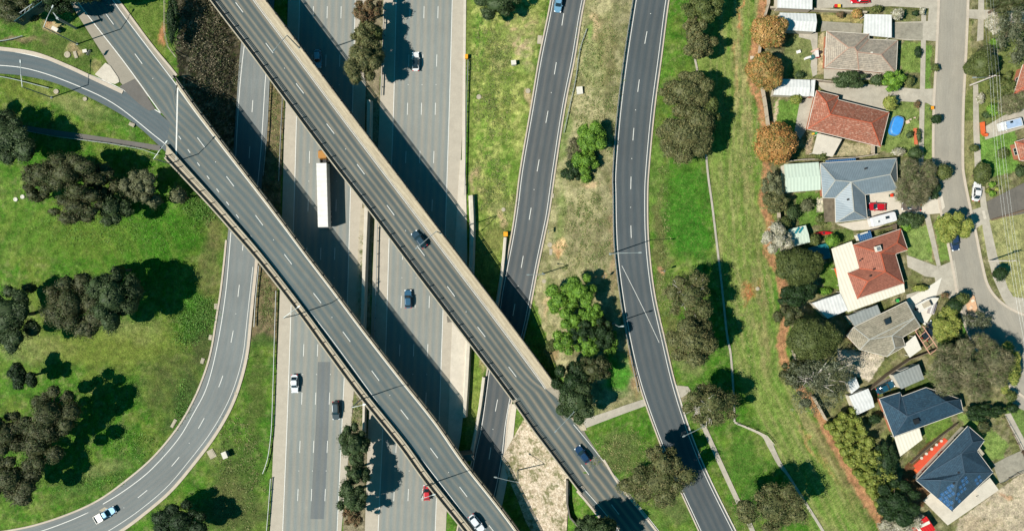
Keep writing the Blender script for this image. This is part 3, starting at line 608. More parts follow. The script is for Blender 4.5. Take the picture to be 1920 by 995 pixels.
struct('concrete_apron', slab2, M['conc_pale'])
# ================================================================== BRIDGES
def offs(pts, d, z):
    """polyline in world offset sideways by d metres (positive to the left of travel)"""
    W = [P(x, y, z) for x, y in pts]; out = []
    for i, p in enumerate(W):
        t_ = W[min(i+1, len(W)-1)]-W[max(i-1, 0)]; t_.z = 0; t_.normalize(); out.append(p+Vector((-t_.y, t_.x, 0))*d)
    return out
def wallstrip(mb, line, w, z0, z1, side=1):
    prev = None
    for i, p in enumerate(line):
        t_ = line[min(i+1, len(line)-1)]-line[max(i-1, 0)]; t_.z = 0; t_.normalize(); n = Vector((-t_.y, t_.x, 0))*w*side
        a0 = z0(p) if callable(z0) else z0; a1 = z1(p) if callable(z1) else z1
        cur = [Vector((p.x, p.y, a0)), Vector((p.x, p.y, a1)), Vector((p.x+n.x, p.y+n.y, a1)), Vector((p.x+n.x, p.y+n.y, a0))]
        if prev:
            for k in range(4): mb.face([prev[k], cur[k], cur[(k+1) % 4], prev[(k+1) % 4]])
        else: mb.face(cur)
        prev = cur
    mb.face(prev[::-1]); return mb
def resamp(line, step):
    out = []; acc = 0
    for i in range(len(line)-1):
        a, b = line[i], line[i+1]; L = (b-a).length
        while acc <= L: out.append(a.lerp(b, acc/L)); acc += step
        acc -= L
    return out
def railing(parent, line, base, rails, post_h, step, m, name='railing', pr=.05, rr=.035):
    mb = MB()
    for h in rails: mb.tube([Vector((p.x, p.y, base+h)) for p in line], rr, 4)
    o = mb.build(name, m, parent)
    for p in resamp(line, step): add_post(o, (p.x, p.y, base), pr*2, post_h, m)
    return o
def bridge(name, label, rows, m_road, lanes, foot_l, foot_r, ul, group):
    z = PL+.04; mid = rows[len(rows)//2]; root = thing(name, label, 'bridge', P((mid[0]+mid[2])/2, (mid[1]+mid[3])/2, 0), group)
    rr = cr(rows, 9); L = [(r[0], r[1]) for r in rr]; Rr = [(r[2], r[3]) for r in rr]; W = []
    dk = MB(); prev = None
    for r in (list(rr)+list(cr(B1e, 9))[1:] if rows is B1 else rr):
        a, b = P(r[0], r[1], z), P(r[2], r[3], z); d = (b-a).normalized()
        cur = [a, a+Vector((0,0,-.55)), a+d*1.1+Vector((0,0,-1.15)), b-d*1.1+Vector((0,0,-1.15)), b+Vector((0,0,-.55)), b]
        if prev:
            for k in range(6): dk.face([prev[k], cur[k], cur[(k+1) % 6], prev[(k+1) % 6]])
        else: dk.face(cur)
        prev = cur
    dk.face(prev[::-1]); dk.build('deck', M['deck'], root)
    return root, L, Rr, z
g_b = 'road bridges over the freeway'
# --- bridge 1 (middle diagonal)
b1, L1, R1e, zb = bridge('road_bridge', 'long diagonal bridge of two lanes with wide beige strip, nearest the photo centre', B1, None, None, 0, 0, 0, g_b)
def uvlane(rows, a, b): return rows
ribbon(MB(), B1, ZD, .012, .075, .765, nc=6).build('road_surface', M['asph_bridge'], b1)
ribbon(MB(), LANE[:4], ZD, .013, nc=6).build('road_surface', M['asph_bridge'], b1)
t = NT('bridge_footway'); uv = t.uv(); p = t.pos(); n = t.noise(t.scl(uv, (1.4, .1, 1)), 1.0, 5, .7); nn = t.noise(p, 1.1, 6, .75)
c_ = t.mix(t.mr(n, .4, .65, 0, .7), col(206,192,164), col(150,136,112)); c_ = t.mix(t.mr(nn, .5, .7, 0, .5), c_, col(168,152,128)); M['footway'] = t.fin(t.mul(c_, t.mr(t.noise(p, 4, 4, .7), .3, .7, .88, 1.1)), .9)
ribbon(MB(), B1, ZD, .16, .80, .965, nc=3, skirt=.16).build('footway', M['footway'], b1)
ribbon(MB(), B1, ZD, .014, .765, .80, nc=1).build('gutter_strip', M['deck'], b1)
ribbon(MB(), B1, ZD, .014, .0, .075, nc=1).build('gutter_strip', M['deck'], b1)
mb = MB(); stripe(mb, frac(B1, .757), .12, ZD, .022); stripe(mb, frac(B1, .79), .06, ZD, .022); stripe(mb, frac(B1, .105), .1, ZD, .022)
dashes(b1, [(378,-78),(447,12),(525,117),(598,213),(677,318),(744,410),(813,502),(889,604),(965,702),(1000,750)], .15, ZD, .022, first=14.0-.6, on=3.0, per=12.15)
mb.build('road_marking', M['white_line'], b1)
wallstrip(MB(), offs(L1, 0, zb), .28, zb-.2, zb+.75, 1).build('parapet', M['conc_mid'], b1)
wallstrip(MB(), offs(R1e, 0, zb), .3, zb-.2, zb+.7, -1).build('parapet', M['conc_mid'], b1)
railing(b1, offs(L1, .75, zb), zb, (.55, .95, 1.35), 1.35, 3.9, M['steel_dark'], pr=.1, rr=.075)
railing(b1, offs(R1e, -.05, zb), zb, (1.1, 1.5), 1.5, 3.7, M['steel_dark'], pr=.16, rr=.12)
# --- bridge 2 (left diagonal)
b2, L2, R2e, _ = bridge('road_bridge', 'diagonal bridge on the left with merging ramp and double railed walkway', B2, None, None, 0, 0, 0, g_b)
B2s = [(309,297,331,145),(340,330,372,203),(395,389,430,280),(433,432,480,345),(480,486,522,400)]+B2[5:]
ribbon(MB(), B2, ZD, .012, .17, .90, nc=8).build('road_surface', M['asph_west'], b2)
ribbon(MB(), B2, ZD, .014, .0, .17, nc=2).build('walkway', M['conc_mid'], b2)
ribbon(MB(), B2, ZD, .014, .90, 1.0, nc=1).build('gutter_strip', M['conc_mid'], b2)
mb = MB(); stripe(mb, frac(B2, .91), .16, ZD, .022)
stripe(mb, [(470,441),(480,455),(590,595),(636,655),(720,770),(816,893),(890,990),(960,1085)], .14, ZD, .022)
dashes(b2, [(370,258),(415,318),(469,390),(523,463),(577,535),(632,607),(684,677),(739,751),(793,821),(848,894),(900,962),(960,1040)], .15, ZD, .022, first=-0.0, per=11.65)
dashes(b2, [(335,255),(352,280),(370,305),(406,354),(425,379),(458,422)], .16, ZD, .022, on=1.0, per=3.9)
mb.build('road_marking', M['white_line'], b2)
stripe(MB(), [(333,166),(330,300)], .32, ZD, .03).build('expansion_joint', M['white_line'], b2)
wallstrip(MB(), offs(L2, 0, zb), .3, zb-.2, zb+.5, 1).build('parapet', M['conc_mid'], b2)
wallstrip(MB(), offs(R2e, 0, zb), .28, zb-.2, zb+.75, -1).build('parapet', M['conc_mid'], b2)
def at_t(rows, t): rr = cr(rows, 9); return [(r[0]*(1-t)+r[2]*t, r[1]*(1-t)+r[3]*t) for r in rr]
wallstrip(MB(), offs(at_t(B2, .16), 0, zb), .25, zb, zb+.8, 1).build('barrier', M['conc_mid'], b2)
railing(b2, offs(L2, .95, zb), zb, (.6, 1.0, 1.35), 1.35, 3.9, M['steel_dark'], pr=.09, rr=.06)
railing(b2, offs(R2e, -.1, zb), zb, (1.1, 1.5), 1.5, 3.7, M['steel_dark'], pr=.16, rr=.12)
# piers and abutments
def pier(parent, x, y, L, rz):
    c = P(x, y, 0); mb = MB(); mb.box((c.x, c.y, (zb-1.15)/2), (L, 1.0, zb-1.15), rz); mb.box((c.x, c.y, zb-1.4), (L+1.2, 1.5, .55), rz)
    mb.build('pier', M['conc_dark'], parent)
for x, y in [(518,95),(695,335),(880,590)]: pier(b1, x, y, 9, R_(8))
for x, y in [(458,370),(505,440),(680,660),(853,850)]: pier(b2, x, y, 9, R_(8))

# approach of bridge 1 to the south-east
ap = struct('approach_road', ribbon(MB(), B1b, ZG, .045, nc=6, skirt=.5), M['deck'])
ribbon(MB(), LANE[3:], ZG, .06, nc=6).build('lane_surface', M['asph_bridge'], ap)
mb = MB(); stripe(mb, [(1018,722),(1050,764),(1110,837),(1166,908),(1226,983),(1290,1065)], .13, ZG, .075); stripe(mb, [(1085,905),(1130,956),(1165,1000),(1220,1075)], .13, ZG, .075)
dashes(ap, [(1033,794),(1089,869),(1145,943),(1200,1015)], .15, ZG, .075, per=12.0); lines(ap, mb); kerbs(ap, B1b, .5)
struct('footpath', ribbon(MB(), [(1024,722,1042,720),(1056,764,1072,757),(1080,794,1094,792),(1090,807,1100,806)], ZG, .17, nc=1, skirt=.3), M['footway'])
wl_ = [P(x, y, PL) for x, y in [(963,756),(999,807),(1040,861),(1080,914),(1088,924)]]
o = thing('bridge_railing', 'dark railing along the road edge above the stone pitched slope', 'railing', wl_[0]); WOFF[o.name] = Vector(wl_[0])
wallstrip(MB(), wl_, .3, PL-6, PL+.7, 1).build('parapet', M['conc_mid'], o)
railing(o, [p+Vector((.5,.3,0)) for p in wl_], PL, (.55,.95,1.3), 1.35, 3.6, M['steel_dark'], pr=.09, rr=.06)
# abutment walls under the bridges
mb = MB(); wallstrip(mb, [P(336,148,PL), P(334,300,PL)], .6, -.5, PL+.0, -1); o = mb.build('abutment_wall', M['conc_dark'], loc=P(334,300,0)); props(o, 'grey concrete abutment wall under the start of the left bridge', 'wall')

# ================================================================== BARRIERS
gw = 'steel guard rails along the roads'
def guardrail(label, pts, h=.75, beam=True, orange=None, step=2.6, m='steel', group=gw):
    W = [PG(x, y) for x, y in (cr(pts, 12) if len(pts) > 2 else pts)]; root = thing('guard_rail', label, 'guard rail', W[0], group)
    mb = MB()
    for i in range(len(W)-1):
        a = W[i]+Vector((0,0,h-.12)); b = W[i+1]+Vector((0,0,h-.12)); mb.bar(a, b, .1, .31); mb.bar(a+Vector((.0,0,.0)), b, .16, .1)
    mb.build('beam', M[m], root)
    for p in resamp(W, step): add_post(root, (p.x+.12, p.y, p.z-.4), .15, h+.4, M['steel_dark'])
    if orange:
        p = PG(*orange); MB().box((p.x, p.y, p.z+.55), (.7, 1.0, .95)).build('end_marker', M['orange'], root)
    return root
def jersey(label, pts, w=.5, h=1.0, m='conc_pale', name='concrete_barrier', orange=None, dz=0):
    W = [PG(x, y) for x, y in (cr(pts, 12) if len(pts) > 2 else pts)]; root = thing(name, label, 'barrier', W[0], 'concrete barriers beside the freeway')
    mb = MB(); prev = None
    for i, p in enumerate(W):
        d = W[min(i+1, len(W)-1)]-W[max(i-1, 0)]; d.z = 0; d.normalize(); n = Vector((-d.y, d.x, 0)); cur = []
        for o_, z_ in ((-.5,-.5),(-.5,.12),(-.32,.4),(-.25,1),(.25,1),(.32,.4),(.5,.12),(.5,-.5)):
            cur.append(p+n*o_*w+Vector((0,0,(z_*h if z_ > 0 else z_)+dz)))
        if prev:
            for k in range(8): mb.face([prev[k], prev[(k+1) % 8], cur[(k+1) % 8], cur[k]])
        else: mb.face(cur)
        prev = cur
    mb.face(prev[::-1]); mb.build('barrier_wall', M[m], root)
    if orange:
        p = PG(*orange); MB().box((p.x, p.y, p.z+h*.55), (w*1.1, 1.1, h*1.0)).build('end_marker', M['orange'], root)
    return root
guardrail('guard rail along the left kerb of the dark curved road east of the island', [(1186,0),(1169,110),(1156,217),(1148.5,317),(1148.5,365),(1151,465),(1163,565),(1179,655),(1196,733)])
guardrail('pale guard rail on the right of the upper ramp beside the dry grass', [(1100,56),(1087,95),(1079,150),(1068,200),(1057,250)], m='steel_pale')
guardrail('guard rail with orange end beside the bright green verge', [(878,113),(875,200),(873,300),(872,366)], h=.8, orange=(875,108))
guardrail('curving guard rail between the lower left grass and the freeway shoulder', [(519,545),(516,640),(513,740),(510,810),(503,860),(494,886)])
guardrail('guard rail on the left side of the stony strip beside the loop lane', [(507,150),(502,250),(495,330)])
guardrail('guard rail on the right side of the stony strip above the white truck', [(532,165),(528,250),(524,340)])
guardrail('short guard rail between the loop road bend and the stony strip below the left bridge', [(487,498),(481,560),(478,612)])
guardrail('pale guard rail at the far left edge above the curving ramp', [(-40,80),(0,79),(25,75),(46,69)], m='steel_pale')
guardrail('guard rail on the grass below the curving ramp at far left', [(-30,142),(10,146),(50,155),(95,167)], m='steel_pale')
guardrail('long guard rail in the gravel median right of the weeds', [(712,380),(708,440),(706,540),(702,640)], step=3.2)
guardrail('guard rail at the top of the median beside the tree shadow', [(722,20),(719,100),(716,180)], step=3.2)
guardrail('low guard rail beside the lower edge of the freeway near the grass', [(509,895),(505,950),(500,1010)], step=3)
jersey('pale wall with orange end on the left of the ramp under the bridge', [(948,445),(943,500),(934,560),(925,615)], .95, 1.0, orange=(948,439))
jersey('short pale wall on the left of the ramp below the long diagonal bridge', [(908,706),(901,760),(894,800),(884,850)], .95, 1.0)
jersey('tall pale wall tapering in the middle of the median', [(694,190),(693,250),(691,330),(689,400),(685,500),(682,600),(676,720)], 1.5, 1.7)
jersey('pale median wall below the left bridge beside the tree', [(684,752),(683,800),(682,830)], 1.0, 1.2)
# wide pale strip beside the right carriageway
struct('concrete_apron', ribbon(MB(), [(863,300,872,300),(858,370,874,368),(852,480,876,480),(848,600,876,600),(844,700,872,700),(840,800,866,800),(833,900,850,900)], ZG, .18, nc=2, skirt=.3), M['conc_pale'])
struct('concrete_apron', ribbon(MB(), [(676,390,686,390),(671,480,683,480),(666,600,680,600)], ZG, .1, nc=1, skirt=.2), M['conc_mid'])
struct('concrete_apron', ribbon(MB(), [(868,-60,874,-60),(869,0,874,0),(868,110,873,110),(866,300,872,300)], ZG, .14, nc=1, skirt=.3), M['conc_pale'])
w = jersey('tall pale retaining wall between right carriageway and the lower grass', [(884,367),(886,420),(885,480),(882,560),(879,640),(875,720),(871,780)], 1.5, 1.5)
# slope below abutment at the pale stub near the ramp
wallob = MB(); wallstrip(wallob, [PG(1092,790), PG(1092,770)], .3, PL-.3, PL+.5); 
o = thing('concrete_wall', 'thin pale concrete walls edging the bottom of the stone slope', 'wall', PG(1062,900)); wallstrip(MB(), [PG(1061,896), PG(1061,940), PG(1066,965), PG(1087,990)], .35, 2, PL+.5).build('wall', M['conc_dark'], o)

# ================================================================== POLES
gp = 'street lights along the roads'
def lamp(label, bx, by, h, arm, z=None, m='steel_pale', arm2=None, droop=.5):
    b = P(bx, by, z) if z is not None else PG(bx, by); root = thing('street_light', label, 'street light', b, gp)
    top = b+Vector((0,0,h)); mb = MB(); mb.tube([b-Vector((0,0,.2)), b+Vector((0,0,h*.5)), top], [.16,.13,.1], 8); mb.box((b.x, b.y, b.z+.1), (.5,.5,.2)); mb.build('pole', M[m], root)
    a = Vector((arm[0], arm[1], droop)); tip = top+a; mb = MB(); mb.tube([top-Vector((0,0,.1)), top+a*.5+Vector((0,0,.12)), tip], [.085,.075,.07], 6); mb.build('arm', M[m], root)
    d = a.normalized(); e = tip+d*.7; w_ = Vector((-d.y, d.x, 0)).normalized()*.2; u = Vector((0,0,.09)); rg = []
    for q_, s_ in ((tip-d*.05, .6), (tip+d*.25, 1.0), (e, .7)): rg.append([q_-w_*s_-u, q_+w_*s_-u, q_+w_*s_*.8+u, q_-w_*s_*.8+u])
    MB().rings(rg).build('lamp_head', M[m], root); return root
lamp('street light with long arm over the dark curved road at the island edge', 1144, 476, 11.5, (4.7, .1))
lamp('street light with short arm over the ramp beside the dry island grass', 1018, 513, 10, (-3.6, -.1))
lamp('street light on the walkway of the left bridge beside the freeway loop', 556, 590, 10, (3.4, 2.4), z=zb)
lamp('street light on the left bridge walkway above the median trees', 677, 748, 10, (2.6, .7), z=zb)
lamp('street light on the left bridge walkway just above the red car', 799, 909, 10, (2.7, 1.0), z=zb)
lamp('street light on the long bridge parapet near the top, above the shaded car', 561, 90, 9.5, (-2.5, -3.3), z=zb)
lamp('street light leaning over the dark car on the long diagonal bridge', 826, 437, 9.5, (-4.2, -3.6), z=zb)
lamp('street light where the long bridge meets the footpath by dark trees', 1070, 757, 9.5, (-4.0, -4.0))
lamp('double armed street light below the curving ramp at far left', 97, 183, 10.5, (0, 5.2))
lamp('street light beside the expansion joint below the curving ramp', 330, 310, 11, (3, 3.5), z=4.0)
lamp('street light in the grass triangle beneath the sign gantry', 145, 83, 12.5, (2.2, 4))
lamp('street light at the foot of the stone slope beside the shaded ramp', 971, 880, 10.5, (-5, 1.3))
lamp('street light right of the dark road beside the reddish gum tree', 1300, 781, 10, (-4.5,-2))
lamp('bare thin pole beside the guard rail of the dark curved road', 1150, 606, 9, (.5, .1))
gs = 'small road signs on posts'
def sign(label, bx, by, h, w=.8, hh=.9, rz=0., z=None):
    b = P(bx, by, z) if z is not None else PG(bx, by); root = thing('road_sign', label, 'sign', b, gs)
    MB().tube([b-Vector((0,0,.1)), b+Vector((0,0,h))], .045, 6).build('post', M['steel'], root)
    MB().box((b.x, b.y, b.z+h-hh/2), (w, .05, hh), rz).build('sign_panel', M['steel'], root); return root
sign('small sign on the verge right of the ramp, above the bare earth', 1027, 435, 3.2, 1.2, .8, R_(90))
sign('small sign in the pink earth patch right of the dark road', 1240, 508, 4.2, .5, 1.2, R_(80))
sign('small sign by the bare earth at the island edge near the road bend', 1130, 518, 3.2, .9, .9, R_(60))
sign('sign in the grass triangle beside the wide grey shoulder', 180, 106, 3.4, 1.4, .9, R_(60))
sign('small sign near the stony end of the long guard rail, lower left grass', 470, 670, 2.2, .6, .6, R_(30))
# gantry
o = thing('sign_gantry', 'large sign gantry seen from behind at the top left corner', 'sign gantry', PG(112,38))
zt = PL+6.8; a = P(33, 40, zt); b = P(112, -16, zt); mb = MB(); dd = (b-a).normalized(); nn_ = Vector((-dd.y, dd.x, 0))
for s_ in (-.5, .5):
    for h_ in (0, 1.1): mb.bar(a+nn_*s_+Vector((0,0,h_)), b+nn_*s_+Vector((0,0,h_)), .16, .16)
L_ = (b-a).length; k = 0.0
while k < L_-1.2:
    for h_ in (0, 1.1): mb.bar(a+dd*k-nn_*.5+Vector((0,0,h_)), a+dd*(k+1.2)+nn_*.5+Vector((0,0,h_)), .08, .08)
    mb.bar(a+dd*k-nn_*.5, a+dd*(k+1.2)-nn_*.5+Vector((0,0,1.1)), .08, .08); k += 1.2
mb.build('truss', M['steel_pale'], o)
mb = MB(); mb.bar(a-nn_*.8+Vector((0,0,.3)), a+dd*8.8-nn_*.8+Vector((0,0,.3)), .1, 3.2)
mb.build('sign_panel', plain('green_sign_back', col(20,92,96), .5, .2, .1), o)
mb = MB(); c_ = a+dd*8; mb.bar(c_+Vector((0,0,.5)), c_+nn_*-5.5+Vector((0,0,.3)), .2, .2); mb.tube([Vector((c_.x+nn_.x*-5, c_.y+nn_.y*-5, PL)), c_+nn_*-5+Vector((0,0,.5))], .3, 10); mb.build('mast', M['steel_pale'], o)
# power poles + wires
gpp = 'timber power poles on the residential street'
def ppole(label, x, y, h=9.0):
    b = P(x, y, PL); root = thing('power_pole', label, 'power pole', b, gpp); t_ = b+Vector((0,0,h))
    MB().tube([b-Vector((0,0,.2)), t_], [.2,.14], 8).build('pole', M['bark_pale'], root)
    mb = MB(); mb.box((t_.x, t_.y, t_.z-.5), (2.4,.14,.16)); mb.box((t_.x, t_.y, t_.z-1.3), (1.6,.12,.14)); mb.build('crossarm', M['wood'], root)
    for q_ in (-1.1,-.45,.45,1.1): MB().tube([(t_.x+q_, t_.y, t_.z-.42),(t_.x+q_, t_.y, t_.z-.2)], .06, 6).build('insulator', M['conc_white'], root)
    return root, t_
_, ta = ppole('power pole at the kerb beside the round olive tree, street lamp on arm', 1819, 160)
_, tb_ = ppole('power pole leaning long over the pale lawn right of the street bend', 1854, 489)
bpy.data.objects[_.name]
mb = MB(); mb.tube([ta-Vector((0,0,1.6)), ta+Vector((-3.6,-.2,-1.2))], .05, 6); mb.box((ta.x-4, ta.y-.2, ta.z-1.2), (.9,.28,.14)); mb.build('lamp_arm', M['steel_pale'], [o for o in bpy.data.objects if o.name == 'power_pole'][0])
tn = Vector((ta.x-2.5, ta.y+50, ta.z)); ts = Vector((tb_.x+9, tb_.y-42, tb_.z))
for k, q_ in enumerate((-1.1,-.45,.45,1.1)):
    mb = MB(); o_ = Vector((q_,0,-.2)); pts = []
    for A, B in ((tn, ta),(ta, tb_),(tb_, ts)):
        for j in range(13): f_ = j/12; p_ = (A+o_).lerp(B+o_, f_); p_.z -= 4*.9*f_*(1-f_); pts.append(p_)
    mb.tube(pts, .014, 4, False); o = mb.build('power_line', M['steel'], loc=ta+o_)
    props(o, ['westernmost thin overhead wire on the power poles','second thin overhead wire from the west on the poles','third thin overhead wire from the west on the poles','easternmost thin overhead wire on the power poles'][k], 'power line', 'overhead wires on the power poles')
# pits, lids, cabinets
def lid(label, x, y, r=.55, m='conc_mid', ring=True):
    p = PG(x, y); mb = MB(); n_ = 18
    R0 = [[(p.x+math.cos(2*math.pi*k/n_)*q_, p.y+math.sin(2*math.pi*k/n_)*q_, p.z+z_) for k in range(n_)] for q_, z_ in ((r,-.3),(r,.22),(r*.6,.24),(r*.58,.2))]
    o = mb.rings(R0).build('manhole_cover', M[m], loc=p); return props(o, label, 'manhole', 'round and square drainage pit covers')
lid('left one of two white round lids on the far left pasture', 30, 374, .5, 'conc_white'); lid('right one of two white round lids on the far left pasture', 43, 369, .5, 'conc_white')
lid('round pit cover in the grass below the sign gantry', 127, 103, .75); lid('round pit cover in dry grass just below the left guard rail', 106, 172, .6); lid('round pit cover on the verge below the curving ramp', 160, 186, .5)
lid('round pit cover in pink earth left of the upper ramp', 990, 171, .6); lid('round pit cover in pink patch between freeway and ramp', 944, 393, .5); lid('round pit cover beside bare earth right of the ramp', 1031, 459, .6)
lid('round pit cover near the lime trees right of the ramp', 1020, 527, .5); lid('round pit cover in earth beside the freeway guard rail', 898, 182, .6); lid('pit cover in the orange earth of the park strip', 1420, 541, .45, 'conc_mid')
def pit(label, x, y, sx, sy, rz, h=.16, m='conc_mid', name='pit_cover', cat='pit'):
    p = PG(x, y); mb = MB(); sx *= .85; sy *= .85; mb.box((p.x, p.y, p.z+h/2-.1), (sx, sy, h+.2), rz); mb.box((p.x, p.y, p.z+h+.02), (sx*.7, sy*.7, .06), rz)
    return props(mb.build(name, M[m], loc=p), label, cat, 'round and square drainage pit covers' if cat == 'pit' else None)
pit('pale slab on the grass verge left of the loop road, upper one', 405, 574, .9, 1.6, 0); pit('pale slab on the grass verge left of the loop road, lower one', 395, 632, 1.0, 1.5, -.2)
pit('pale slab at the left kerb of the loop road bend', 380, 676, 1.0, 1.6, -.3); pit('long pale slab by the kerb left of the loop curve', 326, 793, .9, 2.6, -.5)
pit('large pale slab beside the loop road near the green cabinet', 397, 850, 2.0, 2.6, .5); pit('small square pit at the right kerb of the loop road', 443, 737, .9, .9, .2)
pit('square concrete pit at the left kerb of the upper ramp', 1012, 75, 1.3, 2.4, -.1); pit('square pit at the right kerb of the ramp mid way', 1036, 367, 1.0, 1.2, -.1)
pit('oval pale slab beside the round cover right of the ramp', 1033, 472, .9, 1.8, 0); pit('pale slab in the earth of the grass triangle', 142, 103, .9, 2.0, .3); pit('red-brown square slab beside the earth strip', 1410, 109, 1.0, 1.0, .0, .2, 'kerb')
pit('pale slab beside the footpath on the grass near the ramp top', 248, 234, 1.6, 1.0, -.4,.3)
def cabinet(label, x, y, sx, sy, h, rz, m='conc_white', lidm='steel'):
    p = PG(x, y); root = thing('utility_cabinet', label, 'cabinet', p, 'roadside utility cabinets'); MB().box((p.x, p.y, p.z+h/2-.1), (sx, sy, h+.2), rz).build('cabinet_body', M[m], root)
    MB().box((p.x, p.y, p.z+h+.04), (sx*1.12, sy*1.12, .08), rz).build('cabinet_top', M['conc_white'], root)
    MB().box((p.x-math.cos(rz)*(sx/2+.015), p.y-math.sin(rz)*(sx/2+.015), p.z+h*.5), (.03, sy*.8, h*.8), rz).build('cabinet_door', M[lidm], root)
cabinet('white cabinet standing in dry grass on the island beside the ramp', 1086, 172, 1.3, 1.6, 1.3, .1); cabinet('small white cabinet on bare earth between freeway and upper ramp', 963, 120, 1.1, 1.0, 1.2, .1)
cabinet('blue and white cabinet on pink earth beside the loop road', 425, 850, 1.1, 1.5, 1.4, .4, 'steel_pale'); cabinet('small pale cabinet in the grass triangle at top left', 109, 58, 1.4, .8, 1.3, -.5, 'steel_pale'); cabinet('small dark green cabinet beside the traffic island grass', 163, 98, .9, .7, .9, .2, 'steel_dark')
# fence of path at upper left
def fence(label, pts, h=1.8, th=.09, m='fence', step=2.4, name='fence', zf=None, group='timber paling fences', rail=False):
    W = [PG(x, y) for x, y in pts]; root = thing(name, label, 'fence', W[0], group); mb = MB()
    if rail:
        for i in range(len(W)-1):
            for z_ in (h, h*.55): mb.bar(W[i]+Vector((0,0,z_)), W[i+1]+Vector((0,0,z_)), .07, .07)
        mb.build('rails', M[m], root)
    else:
        for i in range(len(W)-1):
            n_ = max(1, int((W[i+1]-W[i]).length/1.5))
            for k_ in range(n_):
                a_ = W[i].lerp(W[i+1], k_/n_); b_ = W[i].lerp(W[i+1], (k_+1)/n_); dz = rnd.uniform(-.03,.03); mb.bar(a_+Vector((0,0,h/2+dz)), b_+Vector((0,0,h/2+dz)), th, h)
        mb.build('panels', M[m], root)
        mb = MB()
        for i in range(len(W)-1): mb.bar(W[i]+Vector((0,0,h+.03)), W[i+1]+Vector((0,0,h+.03)), th+.12, .06)
        mb.build('capping', M[m], root)
    for p_ in resamp(W, step): add_post(root, (p_.x, p_.y, p_.z-.05), .12, h+.12, M['fence_dark'] if not rail else M[m])
    return root
fence('thin pale handrail along the lower side of the footpath by dark trees', [(20,240),(107,257),(207,270),(270,281),(300,292)], 1.1, m='steel_pale', rail=True, group=None)
fence('thin rail with dark shadow on the grass in front of the reddish gum', [(1381,794),(1405,801),(1436,815),(1450,832)], 1.0, m='conc_pale', rail=True, group=None)
fence('mesh fence beside the brown planted embankment at the top', [(312,-30),(311,60),(318,90),(333,110)], 1.2, m='conc_mid', rail=True, group=None)
gf = 'timber paling fences'
fence('back fence of the topmost yard beside the earth strip', [(1437,-60),(1438,10),(1431,34)]); fence('short back fence between the two upper autumn trees', [(1423,84),(1420,108)])
fence('back fence with pale side left of the red tiled house yard', [(1426,165),(1432,200),(1437,238)], 2.0); fence('short back fence behind grey-green bushes, above white blossom tree', [(1456,390),(1459,420)])
fence('short back fence beside the dense olive tree', [(1470,560),(1472,595)]); fence('back fence below the second dense olive tree', [(1484,655),(1487,672)]); fence('back fence at the top of the long yellow hedge', [(1520,740),(1545,785)])
fence('weathered fence between the two white roofed sheds at top', [(1440,18),(1490,20),(1560,23),(1620,27)], 1.5, .3, 'conc_mid'); fence('fence behind the green shrubs below the grey tiled roof', [(1519,152),(1555,156),(1600,160)], 1.6)
fence('pale fence above the green garage roof', [(1453,306),(1500,301),(1540,300),(1600,297),(1640,291)], 1.6); fence('fence between caravan and the terracotta roofed house', [(1622,434),(1660,426),(1674,420),(1674,434)], 1.6, m='fence_dark')
fence('fence beside the grey roofed garage and dark blue car', [(1620,733),(1660,700),(1700,672),(1752,652)], 1.7, m='fence_dark'); fence('fence between blue roofs beside the orange deck', [(1705,866),(1760,816),(1792,792)], 1.0, m='fence_dark')
fence('open rail fence beside the lower right driveway', [(1875,905),(1900,888),(1935,872)], 1.4, m='wood', rail=True); fence('timber rail fence beside the path at right edge', [(1878,782),(1900,820),(1918,856)], 1.3, m='wood', rail=True)
fence('low fence with stones below the grey parking yard', [(1858,412),(1880,406),(1920,394)], .5, .25, 'wood'); fence('fence below the red tiled house beside small patio', [(1633,270),(1633,292)], 1.6)
fence('low brick fence at the corner of the driveway across the street', [(1839,230),(1841,252),(1848,255)], .9, .5, 'wood_orange', group=None)
# ================================================================== HOUSES
M['r_greybrown'] = tiles('grey_brown_roof_tiles', col(178,164,146), col(158,148,134), col(196,180,160), am=.5)
M['r_red'] = tiles('red_brown_roof_tiles', col(164,102,80), col(150,92,70), col(208,172,150), am=.75)
M['r_terra'] = tiles('terracotta_roof_tiles', col(160,100,80), col(150,92,74), col(172,118,98), am=.35)
M['r_grey'] = tiles('weathered_grey_roof_tiles', col(168,158,138), col(142,136,118), col(124,118,98), am=.7)
M['r_navy'] = tiles('navy_roof_tiles', col(40,72,92), col(34,62,80), col(78,106,120), am=.4, bu=.5)
M['r_navy2'] = tiles('slate_blue_roof_tiles', col(48,74,92), col(42,68,86), col(78,104,118), am=.35, bu=.5)
M['r_metal'] = corr('grey_blue_metal_roof', col(128,142,150), .4, .1)
M['r_cream'] = corr('cream_metal_roof', col(236,228,208), .8, .05, dirt=.06)
M['r_white'] = corr('white_metal_roof', col(226,226,222), .8, .05)
M['r_green'] = corr('pale_green_metal_roof', col(204,218,200), .8, .04, dirt=.06)
M['r_redmetal'] = corr('red_metal_roof', col(214,40,40), .6, .15)
M['r_flatgrey'] = corr('grey_flat_roof', col(150,154,150), .8, .06)
M['ridge_pink'] = plain('ridge_caps_pinkish', col(184,150,130), .8); M['ridge_red'] = plain('ridge_caps_red', col(190,96,66), .8)
M['ridge_dark'] = plain('ridge_caps_slate', col(64,84,100), .8); M['ridge_grey'] = plain('ridge_caps_grey', col(176,176,168), .7)
M['gutter'] = plain('white_gutter', col(232,222,206), .5, 0, .08); M['gutter_dark'] = plain('dark_gutter', col(80,92,104), .5, 0, .08)
t = NT('shade_glass_roof'); t.b.inputs['Alpha'].default_value = .8; M['polyc'] = t.fin(t.mul(col(140,126,106), t.mr(t.noise(t.pos(), 1, 4, .7), .3, .7, .6, 1.2)), .3)
t = NT('solar_cells'); p = t.uv(); x = t.sep(p)
